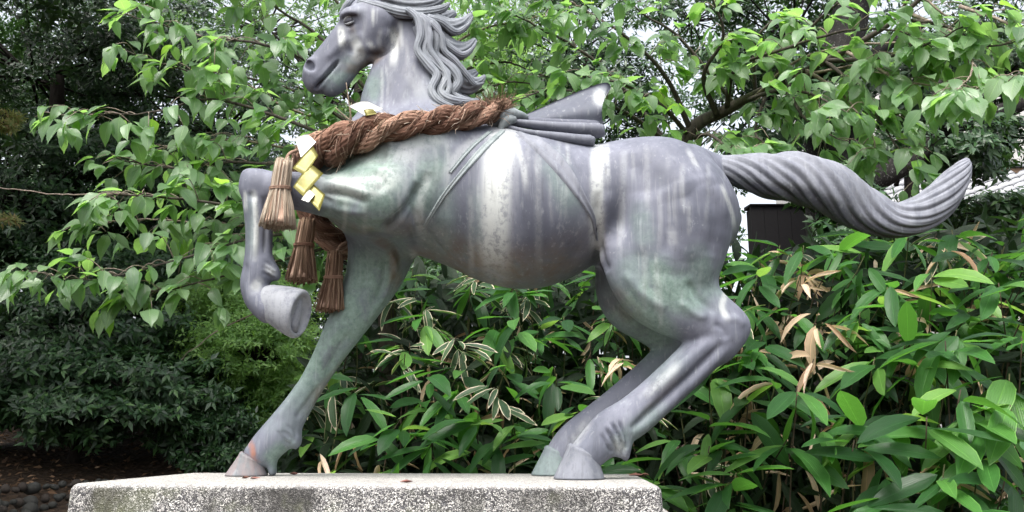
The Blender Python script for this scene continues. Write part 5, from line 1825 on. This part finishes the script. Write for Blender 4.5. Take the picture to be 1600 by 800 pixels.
# old lichen-spotted tree on the right
old = [[*wp(1300, 640, 6.3), .26], [*wp(1302, 520, 6.3), .24], [*wp(1305, 400, 6.3), .215], [*wp(1303, 300, 6.3), .20], [*wp(1300, 200, 6.35), .195], [*wp(1310, 100, 6.4), .17], [*wp(1335, -20, 6.5), .13], [*wp(1350, -200, 6.6), .08]]
old[0][2] = float(ground_z(old[0][0], 6.3)) - .1
tree('old_tree', 'old tree with lichen-spotted dark trunk behind the middle of the tail', 'tree', old[0][:3], old,
     [blob(1230, 40, 7.2, 130, 90, 1.0, .8), blob(1500, 40, 7.4, 90, 40, 1.0, .4), blob(1350, 230, 7.6, 70, 60, .6, .55), blob(1480, 240, 6.6, 75, 45, .5, .55), blob(1560, 330, 7.2, 90, 22, .5, .3), blob(1545, 225, 6.9, 45, 35, .3, .3), blob(1420, 150, 7.6, 80, 60, .5, .5), blob(1180, 160, 7.6, 90, 60, .6, .5), blob(1560, 120, 7.4, 90, 50, .8, .45), blob(1300, -120, 7, 250, 90, 1.2, .7), blob(1200, 230, 7.8, 60, 50, .6, .4), blob(1290, 150, 6.0, 60, 60, .2, .4), blob(1310, 300, 5.9, 60, 60, .15, .5), blob(1330, 370, 5.7, 60, 30, .15, .3)],
     6400, .085, DARK_LEAF, LICHEN_BARK, 44, group=G_BACK, clump=.25,
     limbs=[[[*wp(1325, 300, 6.3), .10], [*wp(1385, 272, 6.3), .095], [*wp(1430, 245, 6.35), .085], [*wp(1462, 212, 6.4), .08], [*wp(1500, 192, 6.5), .07], [*wp(1560, 176, 6.5), .065], [*wp(1650, 140, 6.5), .05]],
            [[*wp(1455, 218, 6.4), .05], [*wp(1462, 180, 6.4), .045], [*wp(1466, 130, 6.5), .035], [*wp(1480, 60, 6.6), .02]],
            [[*wp(1400, 290, 6.6), .02], [*wp(1410, 240, 6.6), .016], [*wp(1395, 180, 6.6), .012]],
            [[*wp(1318, 150, 6.4), .06], [*wp(1360, 90, 6.6), .05], [*wp(1440, 40, 6.9), .03]],
            [[*wp(1296, 170, 6.4), .06], [*wp(1240, 110, 6.6), .045], [*wp(1180, 50, 6.8), .03]]])
T = simple_trunk(1420, 10.5, 140, .16, .06)
tree('broadleaf_tree', 'airy dark tree behind the rising limb, with white sky showing through', 'tree', T[0][:3], T,
     [blob(1420, 110, 10.5, 110, 120, 1.3, 1), blob(1360, 60, 10.5, 110, 90, 1.2, .7), blob(1530, 60, 11, 110, 80, 1.2, .7), blob(1200, 90, 11, 120, 90, 1.3, .8), blob(1370, 250, 10.5, 50, 50, .8, .35), blob(1250, -20, 11, 200, 70, 1.4, .6)],
     1700, .085, DARK_LEAF, DARK_BARK, 45, group=G_BACK, clump=.3)
T = simple_trunk(1470, 9.0, 350, .05, .03)
tree('evergreen_hedge', 'dark clipped hedge below the tiled roof at the right edge', 'hedge', T[0][:3], T,
     [blob(1430, 345, 9.0, 80, 30, .4, .9), blob(1540, 342, 9.0, 90, 34, .4, 1), blob(1640, 340, 9.0, 80, 36, .4, .7), blob(1350, 360, 9.0, 70, 30, .4, .6), blob(1480, 420, 9.0, 140, 50, .4, .9), blob(1620, 420, 9.0, 100, 50, .4, .6)], 3600, .075, DARK_LEAF, DARK_BARK, 46, group=G_BACK, clump=.2)
T = simple_trunk(760, 6.4, 480, .05, .03)
tree('evergreen_shrub', 'dark shrub showing between the bamboo tops and the horse belly', 'shrub', T[0][:3], T,
     [blob(640, 480, 6.6, 90, 60, .5, .8), blob(760, 470, 6.4, 110, 50, .5, 1), blob(880, 480, 6.4, 110, 50, .5, 1), blob(990, 470, 6.6, 90, 60, .5, .8), blob(1080, 440, 6.8, 70, 50, .5, .5)], 3600, .08, DARK_LEAF, DARK_BARK, 47, group=G_BACK, clump=.22)
# unseen tree added above and beside the view to shade the left
T = simple_trunk(-260, 6.6, -100, .16, .08, 60)
tree('unseen_shade_tree', 'unseen tree added to shade the dark soil on the left', 'tree', T[0][:3], T,
     [blob(-60, -160, 6.8, 260, 120, 1.6, 1), blob(180, -230, 7.2, 260, 110, 1.8, 1), blob(-100, -420, 5.6, 300, 120, 1.8, 1), blob(250, -480, 6.5, 300, 120, 1.8, 1), blob(450, -260, 8, 200, 110, 1.6, .7), ((-5.0, 4.2, 4.2), (1.5, 1.8, 1.6), 1.2), ((-5.4, 5.6, 2.6), (1.0, 1.2, 1.2), .8), ((-4.4, 2.6, 5.2), (1.5, 1.5, 1.0), .9), ((-3.4, 5.4, 5.6), (1.6, 1.4, .8), .9)], 11500, .11, DARK_LEAF, DARK_BARK, 48, group=G_BACK, clump=.4)
# the wood that closes the view on the left and behind the bamboo
r = np.random.default_rng(50)
for k, (px, Y, pyc, rp) in enumerate(((-60, 15, 200, 260), (180, 16, 150, 240), (330, 14, 420, 190), (640, 17, 420, 170))):
    T = simple_trunk(px, Y, pyc, .2, .08)
    tree('broadleaf_tree', ['broad dark tree far behind at the left edge', 'broad dark tree far behind the left cherry twigs', 'far tree closing the gap behind the raised foreleg', 'far tree showing low behind the horse breast'][k], 'tree', T[0][:3], T,
         [blob(px, pyc, Y, rp, rp * .9, 2.0, 1), blob(px + 60, pyc + 190, Y - .5, rp * .9, 130, 1.8, .9)], 5200, .15, DARK_LEAF, DARK_BARK, 51 + k, group=G_BACK, clump=.42)

# ------------------------------------------------------------------ shed and tiled building
def plain(name, c, rough=.7, nscale=18, var=.25, spec=.3):
    m, nt, out = newmat(name)
    b = NB(nt)
    co = b.coord('Object')
    n = b.noise(co, nscale, 5, .65)
    s = b.noise(b.coord('Object', (8, 8, .6)), 1.5, 5, .6)
    cc = b.mix(b.math('MULTIPLY', b.maprange(b.math('ADD', b.math('MULTIPLY', n, .5), b.math('MULTIPLY', s, .5)), .4, .65), var), c, tuple(x * .45 for x in c))
    p = b.principled(cc, rough, spec, 0, b.bump(n, .3, .006))
    nt.links.new(p.outputs[0], out.inputs[0])
    return m


BLACKWOOD = plain('charred_board', (.0035, .003, .004), .9)
GREYWOOD = plain('grey_board', (.022, .022, .022), .8)
PLASTER = plain('white_plaster', (.50, .49, .47), .8, 6, .5)
TILE = plain('grey_roof_tile', (.30, .31, .33), .45, 22, .4, .5)
BEAM = plain('weathered_beam', (.20, .13, .085), .8)

a, c = wp(1177, 400, 6.9), wp(1325, 400, 6.9)
zt = wp(1200, 322, 6.9)[2]
z0 = float(ground_z(a[0], 6.9)) - .1
shed = empty('wooden_shed', (a[0], 6.9, z0))
tag(shed, 'small black boarded shed between the horse rump and the lichen-spotted trunk', 'shed')
nb = 7
wb = (c[0] - a[0]) / nb
for k in range(nb):
    v, f = box(a[0] + k * wb + .0015, a[0] + (k + 1) * wb - .0015, 6.90, 6.93, z0, zt)
    link('board', MB().add(v, f).mesh('board', GREYWOOD if k in (4, 5) else BLACKWOOD, False), shed)
v, f = box(a[0] + .01, c[0] - .01, 6.94, 7.06, z0, zt - .01)
link('body', MB().add(v, f).mesh('body', BLACKWOOD, False), shed)
v, f = box(a[0] - .004, c[0] + .08, 6.88, 7.08, zt + .004, zt + .035)
v[[4, 5], 2] -= .02
link('roof', MB().add(v, f).mesh('roof', BLACKWOOD, False), shed)

YB = 13.0
bx0, bx1 = wp(1350, 300, YB)[0], wp(1800, 300, YB)[0]
ze, zr = wp(1500, 322, YB)[2], wp(1500, 270, YB + .9)[2]
bz0 = float(ground_z(bx0, YB + 1)) - .3
bld = empty('tiled_building', (bx0, YB + .9, bz0))
tag(bld, 'white plastered building with grey tiled lower roof beyond the tail tip', 'building')
v, f = box(bx0 + .2, bx1, YB + .45, YB + 5, bz0, ze + .05)
link('lower_wall', MB().add(v, f).mesh('lower_wall', PLASTER, False), bld)
v, f = box(bx0 + .2, bx1, YB + .95, YB + 5, ze + .06, zr + 2.2)
link('upper_wall', MB().add(v, f).mesh('upper_wall', PLASTER, False), bld)
v, f = box(bx0 + .15, bx1, YB + .86, YB + .945, zr - .01, zr + .07)
link('ledger_beam', MB().add(v, f).mesh('ledger_beam', BEAM, False), bld)
v, f = box(bx0 + .1, bx1, YB + .80, YB + .945, zr + .09, zr + .16)
link('ridge_cap', MB().add(v, f).mesh('ridge_cap', TILE, False), bld)
tw, rows = .26, 8
cols = int((bx1 - bx0) / tw) + 1
slope = np.array([0, .9, zr - ze])
tl = np.linalg.norm(slope) / rows
sd_ = slope / np.linalg.norm(slope)
sn = np.cross([1, 0, 0], sd_)
n = 9
V = []
for lay in (0, -.014):
    for e in (0, 1):
        for q in range(n):
            u = q / (n - 1)
            prof = .042 * math.cos(2 * math.pi * u * .98 + .5) + .012 * math.sin(4 * math.pi * u)
            V.append(np.array([u * tw * 1.04, 0, 0]) + sd_ * tl * 1.12 * e + sn * (prof + lay - .022 * e + .05))
F = []
for q in range(n - 1):
    F += [[q, q + 1, n + q + 1, n + q], [2 * n + q + 1, 2 * n + q, 3 * n + q, 3 * n + q + 1], [q, 2 * n + q, 2 * n + q + 1, q + 1]]
tile_me = MB().add(np.array(V), np.array(F)).mesh('roof_tile', TILE)
roof = empty('roof', (bx0, YB, ze))
roof.parent = bld
roof.matrix_parent_inverse = Matrix.Translation((-bx0, -YB - .9, -bz0))
v, f = box(bx0, bx1, 0, .02, 0, 1)
Vd = np.array([[bx0, YB, ze - .02], [bx1, YB, ze - .02], [bx1, YB + .9, zr - .02], [bx0, YB + .9, zr - .02], [bx0, YB, ze - .06], [bx1, YB, ze - .06], [bx1, YB + .9, zr - .06], [bx0, YB + .9, zr - .06]])
link('roof_deck', MB().add(Vd, [[0, 1, 2, 3], [7, 6, 5, 4], [0, 4, 5, 1], [2, 6, 7, 3], [0, 3, 7, 4], [1, 5, 6, 2]]).mesh('roof_deck', BEAM, False), bld)
for i in range(cols):
    for j in range(rows):
        o = bpy.data.objects.new('roof_tile', tile_me)
        COL.objects.link(o)
        o.parent = roof
        pz = slope * j / rows
        o.location = (i * tw, pz[1], pz[2] + r.normal() * .002)
        o.rotation_euler = (0, 0, r.normal() * .006)

# ------------------------------------------------------------------ stone edging and litter on the left
STONE = plain('mossy_cobble', (.04, .04, .036), .85, 30, .6)
STONE2 = plain('brown_cobble', (.045, .036, .03), .85, 30, .6)
edg = empty('stone_edging', tuple(wp(60, 760, 6.6)))
tag(edg, 'row of rounded cobbles edging the soil at lower left', 'edging')
rs = np.random.default_rng(61)


def cobble(c, rx, ry, rz, mat, k):
    u, v = np.meshgrid(np.linspace(0, 2 * np.pi, 9)[:-1], np.linspace(0, np.pi, 6))
    V = np.stack([np.cos(u) * np.sin(v), np.sin(u) * np.sin(v), np.cos(v)], -1).reshape(-1, 3)
    V *= (1 + .10 * np.sin(V[:, :1] * 3 + k) + .07 * np.cos(V[:, 1:2] * 4 + 2 * k)) * [rx, ry, rz]
    a = rs.uniform(-.5, .5)
    V = V @ np.array([[math.cos(a), 0, math.sin(a)], [0, 1, 0], [-math.sin(a), 0, math.cos(a)]]).T + c
    F = [[i * 8 + j, (i + 1) * 8 + j, (i + 1) * 8 + (j + 1) % 8, i * 8 + (j + 1) % 8] for i in range(5) for j in range(8)]
    o = link('stone', MB().add(V, F).mesh('stone', mat), edg)


k = 0
px = -40.0
while px < 430:
    Y = np.interp(px, [-40, 110, 200, 430], [5.6, 6.4, 7.0, 7.6])
    py = np.interp(px, [-40, 110, 200, 320, 430], [770, 758, 754, 749, 745])
    w = rs.uniform(8, 19) * np.interp(px, [-40, 150, 430], [1.5, 1.0, .75])
    for row in range(3 if px < 130 else 1):
        s = mpp(py, Y)
        c = wp(px + rs.uniform(-7, 7) * (row > 0), py + row * rs.uniform(15, 22) + rs.uniform(-3, 3), Y - row * .12)
        cobble(c, w * .5 * s * 1.12, w * .5 * s, w * .5 * s * rs.uniform(.7, 1.15), STONE if rs.random() < .7 else STONE2, k)
        k += 1
    px += w * .98
# soil under the edging, in front and behind: a low bank
v = []
bxs = np.linspace(-8.5, -1.0, 40)
prof = [(-2.6, -1.1), (-1.3, -.52), (-.45, -.20), (0, -.02), (.6, .08), (1.6, .28), (3.2, .55), (5.5, .9)]
for x in bxs:
    yb = np.interp(x, [-4.5, -2.7, -1.8], [6.0, 6.9, 7.7])
    zb = np.interp(x, [-4.5, -3.3, -1.8], [CAMZ - .36, CAMZ - .37, CAMZ - .35])
    for dy, dz in prof:
        v.append((x, yb + dy, zb + dz - .03 + .03 * math.sin(x * 5 + dy * 3)))
m = len(prof)
F = [[i * m + j, (i + 1) * m + j, (i + 1) * m + j + 1, i * m + j + 1] for i in range(39) for j in range(m - 1)]
bank = link('soil_bank', MB().add(np.array(v), F).mesh('soil_bank', SOIL))
tag(bank, 'dark bare soil rising behind the cobble edging at lower left', 'ground', kind='structure')
LITTER = small_leaf_material('dead_leaf', [(0, (.05, .03, .018)), (.5, (.12, .07, .04)), (.85, (.22, .14, .085)), (1, (.28, .20, .14))], .8, .1, (.3, .2, .1), .25)
bv = np.array(v).reshape(40, m, 3)
n = 2600
i, j = rs.integers(0, 39, n), rs.integers(3, m - 1, n)
a, b2 = rs.random((n, 1)), rs.random((n, 1))
pos = bv[i, j] * (1 - a) * (1 - b2) + bv[i + 1, j] * a * (1 - b2) + bv[i, j + 1] * (1 - a) * b2 + bv[i + 1, j + 1] * a * b2 + [0, 0, .012]
nr = np.array([0, -.3, 1.0]) + rs.normal(size=(n, 3)) * .35
vv, ff, uu = leaf_cloud(pos, nr, .06, rs, 1, 2.0)
o = link('leaf_litter', mesh_np('leaf_litter', vv, ff, LITTER, True, uu))
tag(o, 'dead brown leaves scattered over the dark soil', 'litter', kind='stuff')
n = 900
pos = np.stack([rs.uniform(-4.6, -2.4, n), rs.uniform(4.9, 6.0, n), np.zeros(n)], -1)
yb = np.interp(pos[:, 0], [-4.5, -2.7, -1.8], [6.0, 6.9, 7.7])
pos[:, 2] = np.interp(pos[:, 1] - yb, [p[0] for p in prof], [p[1] for p in prof]) + CAMZ - .39
vv, ff, uu = leaf_cloud(pos, np.array([0, -.2, 1.0]) + rs.normal(size=(n, 3)) * .3, .10, rs, 5, 7)
o = link('grass', mesh_np('grass', vv, ff, MID_LEAF, True, uu))
tag(o, 'dim green weeds below the cobble edging', 'grass', kind='stuff')
